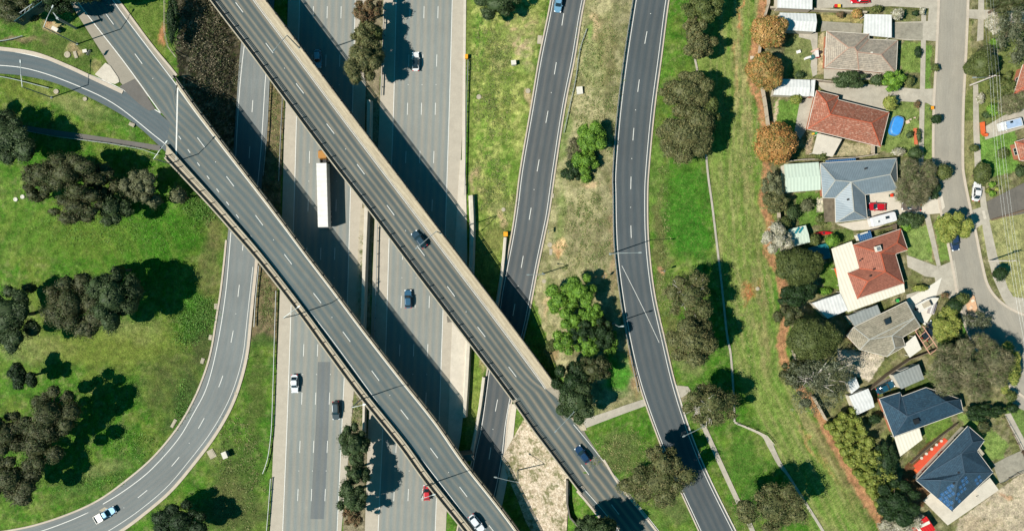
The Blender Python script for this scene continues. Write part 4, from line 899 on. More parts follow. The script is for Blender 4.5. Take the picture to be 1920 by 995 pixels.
gx = t.mth('GREATER_THAN', t.mth('FRACT', t.mth('DIVIDE', x[0], .5)), .93); gy = t.mth('GREATER_THAN', t.mth('FRACT', t.mth('DIVIDE', x[1], .5)), .93)
M['solar'] = t.fin(t.mix(t.mth('MAXIMUM', gx, gy), col(40,88,134), col(150,170,186)), .22, 0, .5)
def inset(poly, d):
    n = len(poly); a = sum(poly[i][0]*poly[(i+1) % n][1]-poly[(i+1) % n][0]*poly[i][1] for i in range(n)); s = 1 if a > 0 else -1; out = []
    for i in range(n):
        p0, p1, p2 = [Vector(q[:2]) for q in (poly[i-1], poly[i], poly[(i+1) % n])]
        e1 = (p1-p0).normalized(); e2 = (p2-p1).normalized(); n1 = Vector((-e1.y, e1.x))*s; n2_ = Vector((-e2.y, e2.x))*s
        den = 1+n1.dot(n2_); m_ = (n1+n2_)/max(den, .35); out.append((p1.x+m_.x*d, p1.y+m_.y*d))
    return out
def faceuv(pts):
    n = Vector((0,0,0)); 
    for i in range(len(pts)): a, b = pts[i], pts[(i+1) % len(pts)]; n += Vector(((a.y-b.y)*(a.z+b.z), (a.z-b.z)*(a.x+b.x), (a.x-b.x)*(a.y+b.y)))
    n.normalize()
    if n.z < 0: n = -n
    u = Vector((0,0,1)).cross(n); u = u.normalized() if u.length > .02 else Vector((1,0,0)); v = n.cross(u)
    return [(p.dot(u), p.dot(v)) for p in pts], n
def windows(root, poly, z0, wallh, seed=0):
    n = len(poly); a = sum(poly[i][0]*poly[(i+1) % n][1]-poly[(i+1) % n][0]*poly[i][1] for i in range(n)); sg = 1 if a > 0 else -1
    for i in range(n):
        p, q = Vector(poly[i]), Vector(poly[(i+1) % n]); L = (q-p).length
        if L < 3.2: continue
        e = (q-p).normalized(); o_ = Vector((e.y, -e.x))*sg; ang = math.atan2(e.y, e.x)
        for k in range(max(1, int(L/4.5))):
            c = p+e*L*(k+.5)/max(1, int(L/4.5)); w_ = 1.6
            f = MB(); cz = z0+1.5
            for dx_, dz_, sx, sz in ((0,.62,w_+.16,.08),(0,-.62,w_+.16,.08),(-w_/2-.04,0,.08,1.24),(w_/2+.04,0,.08,1.24),(0,0,.06,1.2)):
                f.box((c.x+e.x*dx_+o_.x*.03, c.y+e.y*dx_+o_.y*.03, cz+dz_), (sx,.1,sz), ang)
            fo = f.build('window', M['conc_white'], root); MB().box((c.x+o_.x*.02, c.y+o_.y*.02, cz), (w_,.06,1.2), ang).build('pane', M['glass'], fo)
def house(label, pts, faces, eave, rm, wm, cap, gut, ridges, name='house', cat='house', z0=PL, he=2.75, hr=2.1, group='houses along the residential street', win=True):
    """pts: name -> (px,py,kind) kind e (eave) or r (ridge)"""
    W = {k: P(v[0], v[1], z0+he+(hr*(v[3] if len(v) > 3 else 1) if v[2] == 'r' else 0)) for k, v in pts.items()}
    cx = sum(W[k].x for k in eave)/len(eave); cy = sum(W[k].y for k in eave)/len(eave)
    root = thing(name, label, cat, (cx, cy, z0), group); ep = [W[k] for k in eave]
    mb = MB()
    for f in faces:
        pp = [W[k] for k in f]; uv, n = faceuv(pp)
        if n.z*sum(pp[i].x*pp[(i+1) % len(pp)].y-pp[(i+1) % len(pp)].x*pp[i].y for i in range(len(pp))) < 0: pp = pp[::-1]; uv = uv[::-1]
        # fan from centroid keeps non planar hips tidy
        mb.face(pp, uv)
    for i in range(len(ep)):
        a, b = ep[i], ep[(i+1) % len(ep)]; mb.face([a, b, b-Vector((0,0,.18)), a-Vector((0,0,.18))])
    mb.face([p_-Vector((0,0,.18)) for p_ in ep]); ro = mb.build('roof', M[rm], root)
    mb = MB(); done = set()
    for a, b in ridges:
        mb.bar(W[a]+Vector((0,0,.04)), W[b]+Vector((0,0,.04)), .2, .14)
    mb.build('ridge_caps', M[cap], ro)
    mb = MB()
    for i in range(len(ep)): mb.bar(ep[i]-Vector((0,0,.06)), ep[(i+1) % len(ep)]-Vector((0,0,.06)), .16, .14)
    mb.build('gutter', M[gut], ro)
    wp = inset([(p_.x, p_.y) for p_ in ep], .55); wb = MB(); 
    for i in range(len(wp)):
        a, b = wp[i], wp[(i+1) % len(wp)]; wb.face([(a[0],a[1],z0-.2),(b[0],b[1],z0-.2),(b[0],b[1],z0+he-.19),(a[0],a[1],z0+he-.19)])
    wb.build('walls', M[wm], root)
    if win: windows(root, wp, z0, he)
    return root, W, ro
def hip_ridges(faces, eave):
    from collections import Counter
    c = Counter()
    for f in faces:
        for i in range(len(f)): c[tuple(sorted((f[i], f[(i+1) % len(f)])))] += 1
    return [k for k, n in c.items() if n == 2]
def roofbox(ro, W, px, py, z, s, m, name, h=.7, rz=0.3):
    p = P(px, py, z); return MB().box((p.x, p.y, z), (s, s, h), rz).build(name, M[m], ro)
# 1 grey-brown
pt = dict(a=(1550,59,'e'),b=(1629,64,'e'),c=(1629,74,'e'),d=(1683,76,'e'),f=(1680,138,'e'),g=(1610,131,'e'),i=(1547,127,'e'),r1=(1591,90,'r'),r2=(1602,89,'r'),r3=(1607,98,'r'),r4=(1652,103,'r',.95))
fc = ['i a r1'.split(),'a b r2 r1'.split(),'b c r3 r2'.split(),'c d r4 r3'.split(),'d f r4'.split(),'f g r3 r4'.split(),'g i r1 r2 r3'.split()]
_, W, ro = house('house with grey-brown hipped tile roof beside the white carport', pt, fc, 'a b c d f g i'.split(), 'r_greybrown','brick','ridge_pink','gutter', hip_ridges(fc, 0), hr=2.0)
roofbox(ro, W, 1634, 100, PL+4.5, .5, 'conc_white', 'roof_vent', .4)
# 2 red
pt = dict(a=(1531,170,'e'),b=(1572,180,'e'),c=(1571,187,'e'),d=(1667,211,'e'),e=(1651,275,'e'),f=(1514,242,'e'),r1=(1549,192,'r',.75),r2=(1557,215,'r'),r3=(1634,231,'r'))
fc = ['f a r1 r2'.split(),'a b r1'.split(),'b c r2 r1'.split(),'c d r3 r2'.split(),'d e r3'.split(),'e f r2 r3'.split()]
_, W, ro = house('house with long red-brown tile roof mottled with pale lichen', pt, fc, 'a b c d e f'.split(), 'r_red','brick','ridge_red','gutter', hip_ridges(fc, 0))
# 3 grey metal
pt = dict(a=(1538,306,'e'),b=(1681,297,'e'),c=(1683,356,'e'),d=(1622,365,'e'),e=(1626,410,'e'),f=(1567,417,'e'),g=(1566,371,'e'),h=(1543,371,'e'),R1=(1566,338,'r'),R2=(1669,327,'r'),W1=(1596,341,'r',.98),W2=(1601,396,'r',.85))
fc = ['h a R1'.split(),'a b R2 W1 R1'.split(),'b c R2'.split(),'c d W1 R2'.split(),'d e W2 W1'.split(),'e f W2'.split(),'f g W1 W2'.split(),'g h R1 W1'.split()]
_, W, ro = house('house with L shaped grey-blue metal roof beside the pale green garage', pt, fc, 'a b c d e f g h'.split(), 'r_metal','brick','ridge_grey','gutter', hip_ridges(fc, 0))
roofbox(ro, W, 1590, 374, PL+4.2, .4, 'black', 'roof_vent', .5); roofbox(ro, W, 1623, 316, PL+3.9, .4, 'black', 'roof_vent', .5)
# 4 terracotta
pt = dict(a=(1599,459,'e'),b=(1689,429,'e'),c=(1702,468,'e'),d=(1679,476,'e'),e=(1695,531,'e'),f=(1607,560,'e'),g=(1589,512,'e'),h=(1611,503,'e'),r1=(1682,455,'r',.8),r2=(1651,474,'r'),r3=(1660,509,'r'),r4=(1627,527,'r'))
fc = ['a b r1 r2'.split(),'b c r1'.split(),'c d r2 r1'.split(),'d e r3 r2'.split(),'e f r4 r3'.split(),'f g r4'.split(),'g h r3 r4'.split(),'h a r2 r3'.split()]
_, W, ro = house('house with clean terracotta roof wrapped by cream veranda roofing', pt, fc, 'a b c d e f g h'.split(), 'r_terra','render','ridge_red','gutter', hip_ridges(fc, 0), hr=1.9)
for x_, y_ in ((1632,517),(1638,505),(1613,488)): roofbox(ro, W, x_, y_, PL+4.6, .3, 'black', 'roof_vent', .4)
o = thing('evaporative_cooler', 'square pale cooler unit on the terracotta roof', 'cooler', P(1646,466,PL+4.5)); p = P(1646,466,PL+4.9); MB().box(p, (1.25,1.25,.8), .3).build('cooler_body', M['conc_white'], o); MB().box((p.x,p.y,p.z+.42), (.9,.9,.06), .3).build('cooler_grille', M['steel'], o)
# 5 weathered grey
pt = dict(a=(1588,629,'e'),a2=(1601,613,'e'),b=(1699,565,'e'),c=(1726,612,'e'),d=(1692,632,'e'),e=(1697,648,'e'),f=(1663,668,'e'),g=(1612,655,'e'),r1=(1630,636,'r',.9),r2=(1715,595,'r',.9),r3=(1672,629,'r',.8),r4=(1678,652,'r',.55))
fc = ['g a a2 r1'.split(),'a2 b r2 r1'.split(),'b c r2'.split(),'c d r3 r2'.split(),'d e r4 r3'.split(),'e f r4'.split(),'f g r1 r3 r4'.split(),'r1 r2 r3'.split()]
_, W, ro = house('house with weathered grey-brown roof and skylight next to the black utility vehicle', pt, fc, 'a a2 b c d e f g'.split(), 'r_grey','brick','ridge_grey','gutter', hip_ridges(fc, 0), hr=1.7)
roofbox(ro, W, 1664, 602, PL+4.0, 1.3, 'glass', 'skylight', .5, .4)
# 6 navy
pt = dict(a=(1649,747,'e'),b=(1688,735,'e'),c=(1691,743,'e'),d=(1736,726,'e'),e=(1801,748,'e'),f=(1806,771,'e'),g=(1676,818,'e'),r1=(1685,769,'r',.8),r0=(1701,780,'r'),r2=(1774,752,'r'))
fc = ['g a r1 r0'.split(),'a b r1'.split(),'b c r0 r1'.split(),'c d e r2 r0'.split(),'e f r2'.split(),'f g r0 r2'.split()]
_, W, ro = house('house with dark navy tile roof beneath the large bare tree', pt, fc, 'a b c d e f g'.split(), 'r_navy','brick','ridge_dark','gutter', hip_ridges(fc, 0))
roofbox(ro, W, 1718, 789, PL+4.4, 1.2, 'steel_dark', 'skylight', .5, .35)
# 7 slate blue with solar
pt = dict(a=(1815,798,'e'),b=(1846,825,'e'),c=(1832,845,'e'),d=(1862,885,'e'),f=(1785,958,'e'),g=(1757,933,'e'),h=(1718,900,'e'),r1=(1823,828,'r',.8),r2=(1802,850,'r'),r3=(1808,886,'r'),r4=(1795,901,'r'),r5=(1764,899,'r',.9))
fc = ['a b r1'.split(),'b c r2 r1'.split(),'c d r3 r2'.split(),'d f r4 r3'.split(),'f g r5 r4'.split(),'g h r5'.split(),'h a r1 r2'.split(),'h r2 r3 r4 r5'.split()]
_, W7, ro7 = house('house with slate blue roof carrying blue solar panels, lowest on the street', pt, fc, 'a b c d f g h'.split(), 'r_navy2','render','ridge_dark','gutter', hip_ridges(fc, 0))
def on_face(W, f, px, py):
    a, b, c = [W[k] for k in f]; n = (b-a).cross(c-a).normalized(); cam_ = Vector((0,0,HC)); q_ = P(px, py, PL); d = (q_-cam_); t_ = (a-cam_).dot(n)/d.dot(n); r_ = cam_+d*t_
    return r_, (n if n.z > 0 else -n)
def panel(W, f, px, py, ux, vx, ro):
    p_, n = on_face(W, f, px, py); a_, _n = on_face(W, f, px+ux[0], py+ux[1]); b_, _n = on_face(W, f, px+vx[0], py+vx[1]); n_ = n*.1
    mb = MB(); q_ = [p_+n_, a_+n_, a_+(b_-p_)+n_, b_+n_]; uv = [(0,0),(1,0),(1,1.5),(0,1.5)]
    mb.face(q_, uv)
    for i in range(4): mb.face([q_[i], q_[(i+1) % 4], q_[(i+1) % 4]-n_*.6, q_[i]-n_*.6])
    mb.build('solar_panel', M['solar'], ro)
for k, (x_, y_) in enumerate([(1768,906),(1775,903),(1773,912),(1780,909)]+[(1762,925),(1769,921),(1776,917),(1768,931),(1775,927),(1759,933),(1766,938),(1782,923)]+[(1772,944),(1779,940),(1778,950),(1771,937)]):
    panel(W7, ('f','g','r4'), x_, y_, (5.6,-3.2), (4.0,5.2), ro7)
for x_, y_ in [(1801,900),(1807,895),(1797,912),(1803,907),(1809,902),(1793,925),(1799,920),(1805,915),(1795,938),(1790,933)]: panel(W7, ('d','f','r4'), x_, y_, (4.3,-4.0), (2.5,4.5), ro7)
for x_, y_ in [(1826,899),(1832,893),(1829,905),(1835,900)]: panel(W7, ('d','f','r3'), x_, y_, (4.2,-3.9), (2.4,3.8), ro7)
roofbox(ro7, W7, 1797, 885, PL+4.6, .4, 'black', 'roof_vent', .4); roofbox(ro7, W7, 1788, 905, PL+4.6, .4, 'black', 'roof_vent', .5)
# edge-of-frame houses across the street
pt = dict(a=(1918,122,'e'),b=(1990,100,'e'),c=(2000,190,'e'),d=(1901,176,'e'),r1=(1950,145,'r'),r2=(1968,146,'r')); fc = ['d a r1'.split(),'a b r2 r1'.split(),'b c r2'.split(),'c d r1 r2'.split()]
house('house with faded brick-red roof cut by the right edge of the photo, upper', pt, fc, 'a b c d'.split(), 'r_red','brick','ridge_red','gutter', hip_ridges(fc, 0))
pt = dict(a=(1903,266,'e'),b=(1990,240,'e'),c=(2010,320,'e'),d=(1912,300,'e'),r1=(1945,278,'r'),r2=(1975,280,'r')); fc = ['d a r1'.split(),'a b r2 r1'.split(),'b c r2'.split(),'c d r1 r2'.split()]
house('house with red-brown roof corner at the right edge below the white caravan', pt, fc, 'a b c d'.split(), 'r_red','brick','ridge_red','gutter', hip_ridges(fc, 0))
# flat and low roofs
def canopy(label, pts, h, m, name='veranda_roof', cat='veranda', walls=None, slope=0.0, group=None, th=.12, ridge=None, z0=PL, posts=True):
    W = [P(x, y, z0+h) for x, y in pts]; cx = sum(p_.x for p_ in W)/len(W); cy = sum(p_.y for p_ in W)/len(W); root = thing(name, label, cat, (cx, cy, z0), group); mb = MB()
    if ridge:   # gable: ridge from mid of edge0 to mid of edge2 , 4 points
        a, b, c, d = W; r0 = (a+d)/2+Vector((0,0,ridge)); r1 = (b+c)/2+Vector((0,0,ridge))
        for f in ([a, b, r1, r0], [d, r0, r1, c]): uv, n = faceuv(f); mb.face(f, uv)
        mb.face([a, r0, d]); mb.face([b, c, r1]); dz = Vector((0,0,-.1)); mb.face([a+dz, d+dz, c+dz, b+dz])
        for p_, q_ in ((a,b),(b,c),(c,d),(d,a)): mb.face([p_, p_+dz, q_+dz, q_])
    else:
        d0 = (W[1]-W[0]).normalized(); uvf = lambda p_: (p_.x*d0.x+p_.y*d0.y, -p_.x*d0.y+p_.y*d0.x)
        top = [p_+Vector((0,0,slope*(i in (0, 1)))) for i, p_ in enumerate(W)]; dz = Vector((0,0,-th))
        mb.face(top, [uvf(p_) for p_ in top]); mb.face([p_+dz for p_ in top[::-1]])
        for i in range(len(W)): mb.face([top[i], top[i]+dz, top[(i+1) % len(W)]+dz, top[(i+1) % len(W)]])
    mb.build('roof', M[m], root); mb = MB()
    if walls:
        wp = inset([(p_.x, p_.y) for p_ in W], .12)
        for i in range(len(wp)): a, b = wp[i], wp[(i+1) % len(wp)]; mb.face([(a[0],a[1],z0-.1),(b[0],b[1],z0-.1),(b[0],b[1],z0+h-.11),(a[0],a[1],z0+h-.11)])
        mb.build('walls', M[walls], root)
        a, b = Vector(wp[0]), Vector(wp[1]); c_ = (a+b)/2; e = (b-a).normalized(); MB().box((c_.x+e.y*.04*0, c_.y, z0+1.0), (min(2.2, (b-a).length*.6), .3, 2.0), math.atan2(e.y, e.x)).build('door', M['conc_white'], root)
    elif posts:
        for p_ in inset([(q_.x, q_.y) for q_ in W], .25): add_post(root, (p_[0], p_[1], z0), .12, h-.12, M['conc_white'])
    return root
gsd = 'sheds and garages in the back yards'
canopy('white roofed shed cut by the top edge of the photo', [(1458,-30),(1524,-30),(1523,18),(1458,15)], 2.6, 'r_white', 'shed', 'shed', 'render', group=gsd)
canopy('white gabled shed just below the fence near the first autumn tree', [(1462,24),(1530,26),(1529,60),(1465,56)], 2.5, 'r_white', 'shed', 'shed', 'render', ridge=.7, group=gsd)
canopy('square white carport roof above the grey-brown tiled house', [(1621,27),(1672,28),(1672,71),(1619,66)], 2.6, 'r_white', 'carport', 'carport', group=gsd)
canopy('white shed with reddish trim line beside the red tiled house', [(1457,148),(1519,150),(1518,181),(1450,178)], 2.3, 'r_white', 'shed', 'shed', 'render', ridge=.35, group=gsd)
canopy('narrow white lean-to between the white shed and the red tiled roof', [(1521,150),(1529,150),(1526,182),(1519,180)], 2.2, 'r_white', 'lean_to', 'shed', 'brick', group=gsd)
canopy('pale green garage roof joined to the grey-blue metal roofed house', [(1470,308),(1535,304),(1539,356),(1473,361)], 2.5, 'r_green', 'garage', 'garage', 'render', ridge=.5, group=gsd)
canopy('pale green garden shed beside the white blossom tree', [(1478,430),(1511,422),(1519,454),(1483,463)], 2.3, 'r_green', 'shed', 'shed', 'render', ridge=.35, group=gsd)
canopy('pale roofed garage partly in tree shadow left of the cream veranda', [(1522,568),(1575,550),(1590,581),(1552,597)], 2.5, 'r_white', 'garage', 'garage', 'render', slope=.15, group=gsd)
canopy('grey flat roof between the cream veranda and the weathered grey roof', [(1590,592),(1645,571),(1652,588),(1602,611)], 2.5, 'r_flatgrey', 'flat_roof_annex', 'annex', 'render', group=gsd)
canopy('grey garage roof between the bare tree and the navy roof', [(1674,703),(1722,682),(1733,710),(1690,729)], 2.6, 'r_flatgrey', 'garage', 'garage', 'render', slope=.2, group=gsd)
canopy('white shed roof half in shade beside the eucalyptus canopy', [(1592,742),(1628,728),(1640,762),(1606,778)], 2.5, 'r_white', 'shed', 'shed', 'render', ridge=.5, group=gsd)
canopy('small white shed partly hidden under the eucalyptus canopy', [(1590,715),(1604,706),(1612,725),(1596,738)], 2.3, 'r_white', 'shed', 'shed', 'render', group=gsd)
root = canopy('red metal shed roof with white stripes at the bottom edge', [(1709,988),(1737,967),(1754,992),(1728,1014)], 2.4, 'r_redmetal', 'shed', 'shed', 'render', group=gsd)
for a_, b_ in (((1726,986),(1743,978)),((1716,981),(1734,1008)),): MB().bar(P(*a_, PL+2.43), P(*b_, PL+2.43), .7, .06).build('roof_stripe', M['conc_white'], root)
canopy('cream L shaped veranda roof on the west of the terracotta roof', [(1559,466),(1597,452),(1599,459),(1611,503),(1589,512),(1600,541),(1607,561),(1695,532),(1697,547),(1590,585),(1575,548),(1568,505)], 2.45, 'r_cream')
canopy('brown see-through pergola roof beside the grey-blue metal roof', [(1543,372),(1566,371),(1567,416),(1546,416)], 2.4, 'polyc', 'pergola', 'pergola')
canopy('flat concrete coloured patio roof below the red tiled house', [(1533,250),(1579,261),(1561,294),(1523,288)], 2.3, 'conc_pale', 'patio_roof', 'patio roof')
canopy('cream patio roof below the navy tiled house', [(1677,819),(1724,802),(1730,823),(1688,855)], 2.5, 'r_cream', 'patio_roof', 'patio roof')
canopy('pale carport roof at the east corner of the solar panelled house', [(1830,917),(1856,895),(1871,915),(1841,939)], 2.5, 'conc_pale', 'carport', 'carport')
canopy('white sail shade over the terrace below the weathered grey roof', [(1693,648),(1716,628),(1728,654),(1706,670)], 2.3, 'conc_white', 'shade_sail', 'shade sail')
canopy('white roofed porch box on the east wall of the solar panelled house', [(1828,844),(1836,838),(1846,850),(1838,857)], 2.4, 'conc_mid', 'porch', 'porch')
mbp = thing('pergola', 'pink timber pergola beams beside the white sail shade', 'pergola', P(1728,640,PL)); mb = MB()
pinkm = plain('pink_timber', col(224,170,146), .8)
for k in range(5): MB().bar(P(1716+k*7, 620+k*11, PL+2.4), P(1732+k*7-4, 610+k*11, PL+2.4), .12, .12).build('beam', pinkm, mbp)
MB().bar(P(1716,620,PL+2.5), P(1744,664,PL+2.5), .14, .12).build('beam', pinkm, mbp); MB().bar(P(1730,611,PL+2.5), P(1758,652,PL+2.5), .14, .12).build('beam', pinkm, mbp)
for x_, y_ in ((1716,620),(1744,664),(1730,611),(1758,652)): add_post(mbp, P(x_, y_, PL), .14, 2.4, M['wood'])
canopy('orange decking roof strip beside the terracotta house lawn', [(1564,503),(1570,501),(1582,535),(1576,538)], 2.1, 'wood_orange', 'awning', 'awning')
canopy('teal glasshouse roof between caravan and terracotta house', [(1607,440),(1632,432),(1636,446),(1612,452)], 1.9, 'solar', 'glasshouse', 'glasshouse', 'conc_white')
canopy('long teal skylight lean-to on the fence side of the metal roofed house', [(1548,301),(1604,296),(1605,301),(1549,307)], 2.2, 'solar', 'lean_to', 'shed')

# ================================================================== VEHICLES
def sup(a, b, n, N=28): return [(math.copysign(abs(math.cos(t_))**(2/n), math.cos(t_))*a, math.copysign(abs(math.sin(t_))**(2/n), math.sin(t_))*b) for t_ in [2*math.pi*(k+.5)/N for k in range(N)]]
paints = {}
def paint(c):
    if c not in paints: paints[c] = paintm('car_paint', col(*c))
    return paints[c]
def wheel(root, x, y, r=.33, w=.22, s=1):
    o_ = WOFF[root.name]; 
    def cyl(ra, h0, h1, n=16): return [[(x+ra*math.cos(2*math.pi*k/n), y+h_, r+ra*math.sin(2*math.pi*k/n)) for k in range(n)] for h_ in (h0, h1)]
    a = MB().rings(cyl(r, -w/2, w/2)); a.v = [(v[0]+o_.x, v[1]+o_.y, v[2]+o_.z) for v in a.v]; wo = a.build('wheel', M['tyre'], root)
    a = MB().rings(cyl(r*.62, -w/2-.01, w/2+.01, 10)); a.v = [(v[0]+o_.x, v[1]+o_.y, v[2]+o_.z) for v in a.v]; a.build('rim', M['rim'], wo)
def carpart(root, mb, name, m, smooth=False, parent=None):
    o_ = WOFF[root.name]; mb.v = [(v[0]+o_.x, v[1]+o_.y, v[2]+o_.z) for v in mb.v]; return mb.build(name, m, parent or root, smooth=smooth)
def car(label, px, py, head, c, kind='sedan', z=None, group='cars on the freeway and ramps', L=4.6, Wd=1.85, H=1.46, roofm=None):
    zz = G(px, py)+.07 if z is None else z; loc = P(px, py, zz); root = thing('car', label, 'car', loc, group, R_(head)); pm = paint(c)
    suv = kind in ('suv', 'hatch'); Hb = .86 if H < 1.6 else 1.0; N = 28
    R_s = []
    for z_, s_ in ((.2,.94),(.34,.985),(.58,1.0),(.74,.985),(Hb-.04,.95),(Hb,.90)):
        ring = []
        for x, y in sup(L/2*(1-(1-s_)*.5), Wd/2*s_, 5, N):
            zz_ = z_
            if z_ > .7: zz_ -= .13*max(0, (x/(L/2)-.15))**1.3+ (.04 if suv else .07)*max(0, (-x/(L/2)-.5))
            ring.append((x, y*(1-.08*max(0, abs(x)/(L/2)-.6)), zz_))
        R_s.append(ring)
    carpart(root, MB().rings(R_s), 'body', pm, True)
    if kind == 'sedan': bx0, bx1, rx0, rx1 = -1.72, 1.0, -1.0, .28
    elif kind == 'hatch': bx0, bx1, rx0, rx1 = -2.02, .95, -1.55, .25
    elif kind == 'suv': bx0, bx1, rx0, rx1 = -2.15, 1.0, -1.8, .35
    else: bx0, bx1, rx0, rx1 = -.62, 1.15, -.45, .5
    bx0 *= L/4.6; rx0 *= L/4.6
    def ring(x0, x1, w_, z_, n=6): return [((x0+x1)/2+x, y, z_) for x, y in sup((x1-x0)/2, w_, n, N)]
    carpart(root, MB().rings([ring(bx0, bx1, Wd*.445, Hb-.05), ring(bx0*.6+rx0*.4, bx1*.6+rx1*.4, Wd*.42, Hb+(H-Hb)*.45), ring(rx0, rx1, Wd*.37, H-.05)]), 'windows', M['glass'], False)
    carpart(root, MB().rings([ring(rx0+.0, rx1+.04, Wd*.375, H-.07), ring(rx0+.04, rx1, Wd*.365, H-.02), ring(rx0+.2, rx1-.15, Wd*.30, H)]), 'roof', roofm or pm, True)
    for s_ in (-1, 1):
        m_ = (rx0+rx1)/2
        for a_, b_, w_ in (((bx1-.02, s_*Wd*.41, Hb-.03), (rx1, s_*Wd*.355, H-.05), .07), ((bx0+.05, s_*Wd*.40, Hb-.03), (rx0, s_*Wd*.35, H-.05), .1), ((m_-.15, s_*Wd*.445, Hb-.02), (m_-.1, s_*Wd*.375, H-.06), .06)):
            carpart(root, MB().bar(a_, b_, w_, .05), 'pillar', pm)
    for s_ in (-1, 1):
        carpart(root, MB().box((L/2-.2, s_*Wd*.36, .66), (.3, .34, .14), -s_*.25), 'headlight', M['lamp']); carpart(root, MB().box((-L/2+.1, s_*Wd*.36, .74), (.16, .34, .15), s_*.2), 'tail_light', M['tail'])
        carpart(root, MB().box((bx1-.3, s_*(Wd/2+.08), Hb+.06), (.16, .22, .13)), 'mirror', pm)
        for x in (-L*.29, L*.31): wheel(root, x, s_*(Wd/2-.12))
    if kind == 'ute':
        tm = paint((228,222,212)); mb = MB(); x0, x1 = -L/2-.35, bx0-.1; mb.box(((x0+x1)/2, 0, Hb), (x1-x0, Wd+.1, .1)); 
        for s_ in (-1, 1): mb.box(((x0+x1)/2, s_*(Wd/2+.03), Hb+.2), (x1-x0, .06, .34))
        mb.box((x0, 0, Hb+.2), (.06, Wd+.1, .34)); mb.box((x1, 0, Hb+.4), (.06, Wd+.1, .7)); carpart(root, mb, 'tray', tm)
    return root
N_, S_ = 90, -90
car('silver white car with pale roof on the lower left freeway carriageway', 554, 718, -88.5, (214,220,224), 'sedan')
car('dark green-black car between lanes right of the patched asphalt strip', 631, 768, -88, (30,56,66), 'suv', H=1.6)
car('pale blue white car in the bridge shadow on the upper freeway', 597, 112, -88, (150,186,206), 'hatch')
car('white car with dark glass roof in the tree shadow on the right carriageway', 780, 117, 91, (238,238,236), 'sedan', roofm=M['glass'], L=4.8)
car('dark blue car alone on the right carriageway left of the long bridge', 766, 560, 91, (34,90,122), 'hatch')
car('bright red car half hidden under the edge of the left bridge', 801, 921, 91, (206,26,40), 'hatch', L=3.9, Wd=1.7)
car('dark blue-black car in the left lane of the long diagonal bridge', 787, 449, 128, (26,62,80), 'hatch', z=zb+.02, H=1.5)
car('dark navy car on the long bridge approach near the footpath', 1092, 850, 127, (22,60,96), 'hatch', z=PL+.08, H=1.5)
car('white car at the bottom edge on the left diagonal bridge', 894, 978, -52, (236,238,240), 'hatch', z=zb+.02, L=4.8, H=1.6)
car('pale blue car on the ramp at the top edge', 1047, 8, -97, (120,170,200), 'hatch')
car('flat tray utility truck with blue cab and pale tray on the loop curve', 202, 961, 30, (60,140,180), 'ute', L=5.1, H=1.75)
gr = 'vehicles parked along the residential street'
car('red car cut by the top edge on the wide driveway', 1611, 1, 180, (216,20,36), 'hatch', z=PL+.11, group=gr)
car('red car parked in the driveway above the white caravan', 1642, 388, 178, (206,24,40), 'hatch', z=PL+.1, group=gr, L=4.2)
car('grey car beneath the bare tree branches on the driveway', 1706, 388, 175, (112,100,92), 'sedan', z=PL+.1, group=gr)
car('white sedan parked on the verge beside clipped round shrubs', 1828, 360, 84, (240,238,236), 'sedan', z=PL+.05, group=gr)
car('dark car on the street emerging below the olive street tree', 1786, 452, -80, (44,64,96), 'suv', z=PL+.06, group=gr)
car('black utility vehicle beside the weathered grey roof', 1739, 619, 62, (28,50,66), 'suv', z=PL+.12, group=gr, H=1.7, L=4.9)
car('dark teal car in the narrow drive beside the grey garage', 1657, 725, 27, (30,84,106), 'sedan', z=PL+.1, group=gr)
# truck
tz = .08; loc = P(612, 367, tz); root = thing('semi_trailer_truck', 'long white box trailer truck with orange cab on the left carriageway', 'truck', loc, None, R_(91.5))
wt = corr('white_trailer_skin', col(234,231,224), 1.2, .04, .5, 0, .14)
carpart(root, MB().box((-.2,0,2.5),(15.6,2.5,2.9)), 'trailer_box', wt); carpart(root, MB().box((-.2,0,3.97),(15.5,2.4,.05)), 'trailer_roof', wt); carpart(root, MB().box((-.2,0,.95),(15,1.0,.2)), 'chassis', M['black'])
oc = paint((196,136,60)); carpart(root, MB().rings([[(9.9+x*1.0, y, z_) for x, y in sup(1.05*s_, 1.2*s_, 6)] for z_, s_ in ((.5,.97),(1.6,1.0),(2.5,.98),(2.95,.86))]), 'cab', oc, True)
carpart(root, MB().box((10.98,0,2.0),(.18,2.0,.75)), 'windscreen', M['glass']); carpart(root, MB().box((9.0,0,.8),(3.0,.9,.3)), 'tractor_chassis', M['black'])
for x in (-6.6,-5.3,-4.0,7.6,8.6,10.3):
    for s_ in (-1, 1): wheel(root, x, s_*1.05, .5, .3)
# caravans, trailers, boat, cover
def caravan(label, x, y, rz, L=6.2, Wd=2.4, H=2.5, name='caravan', dome=False):
    root = thing(name, label, 'caravan', P(x, y, PL+.1), None, R_(rz)); wm = paint((238,236,234))
    carpart(root, MB().rings([[(px_, py_, z_) for px_, py_ in sup(L/2*s_, Wd/2*s_, 9)] for z_, s_ in ((.5,.96),(.7,1.0),(H-.25,1.0),(H,.93))]), 'body', wm, False)
    carpart(root, MB().box((.8,.2,H+.06),(.9,.6,.14)), 'roof_hatch', M['glass']); carpart(root, MB().box((-1.4,-.2,H+.05),(.45,.45,.12)), 'roof_vent', M['steel']); carpart(root, MB().box((-.4,-Wd/2,1.6),(1.2,.06,.6)), 'window', M['glass'])
    carpart(root, MB().bar((L/2-.1,.5,.5),(L/2+1.1,0,.45),.08,.08).bar((L/2-.1,-.5,.5),(L/2+1.1,0,.45),.08,.08), 'drawbar', M['steel_dark'])
    for s_ in (-1, 1):
        for x_ in (-.45,.45): wheel(root, x_, s_*(Wd/2-.1), .34, .2)
    return root
caravan('white caravan with roof hatch parked below the small red car', 1648, 412, 15)
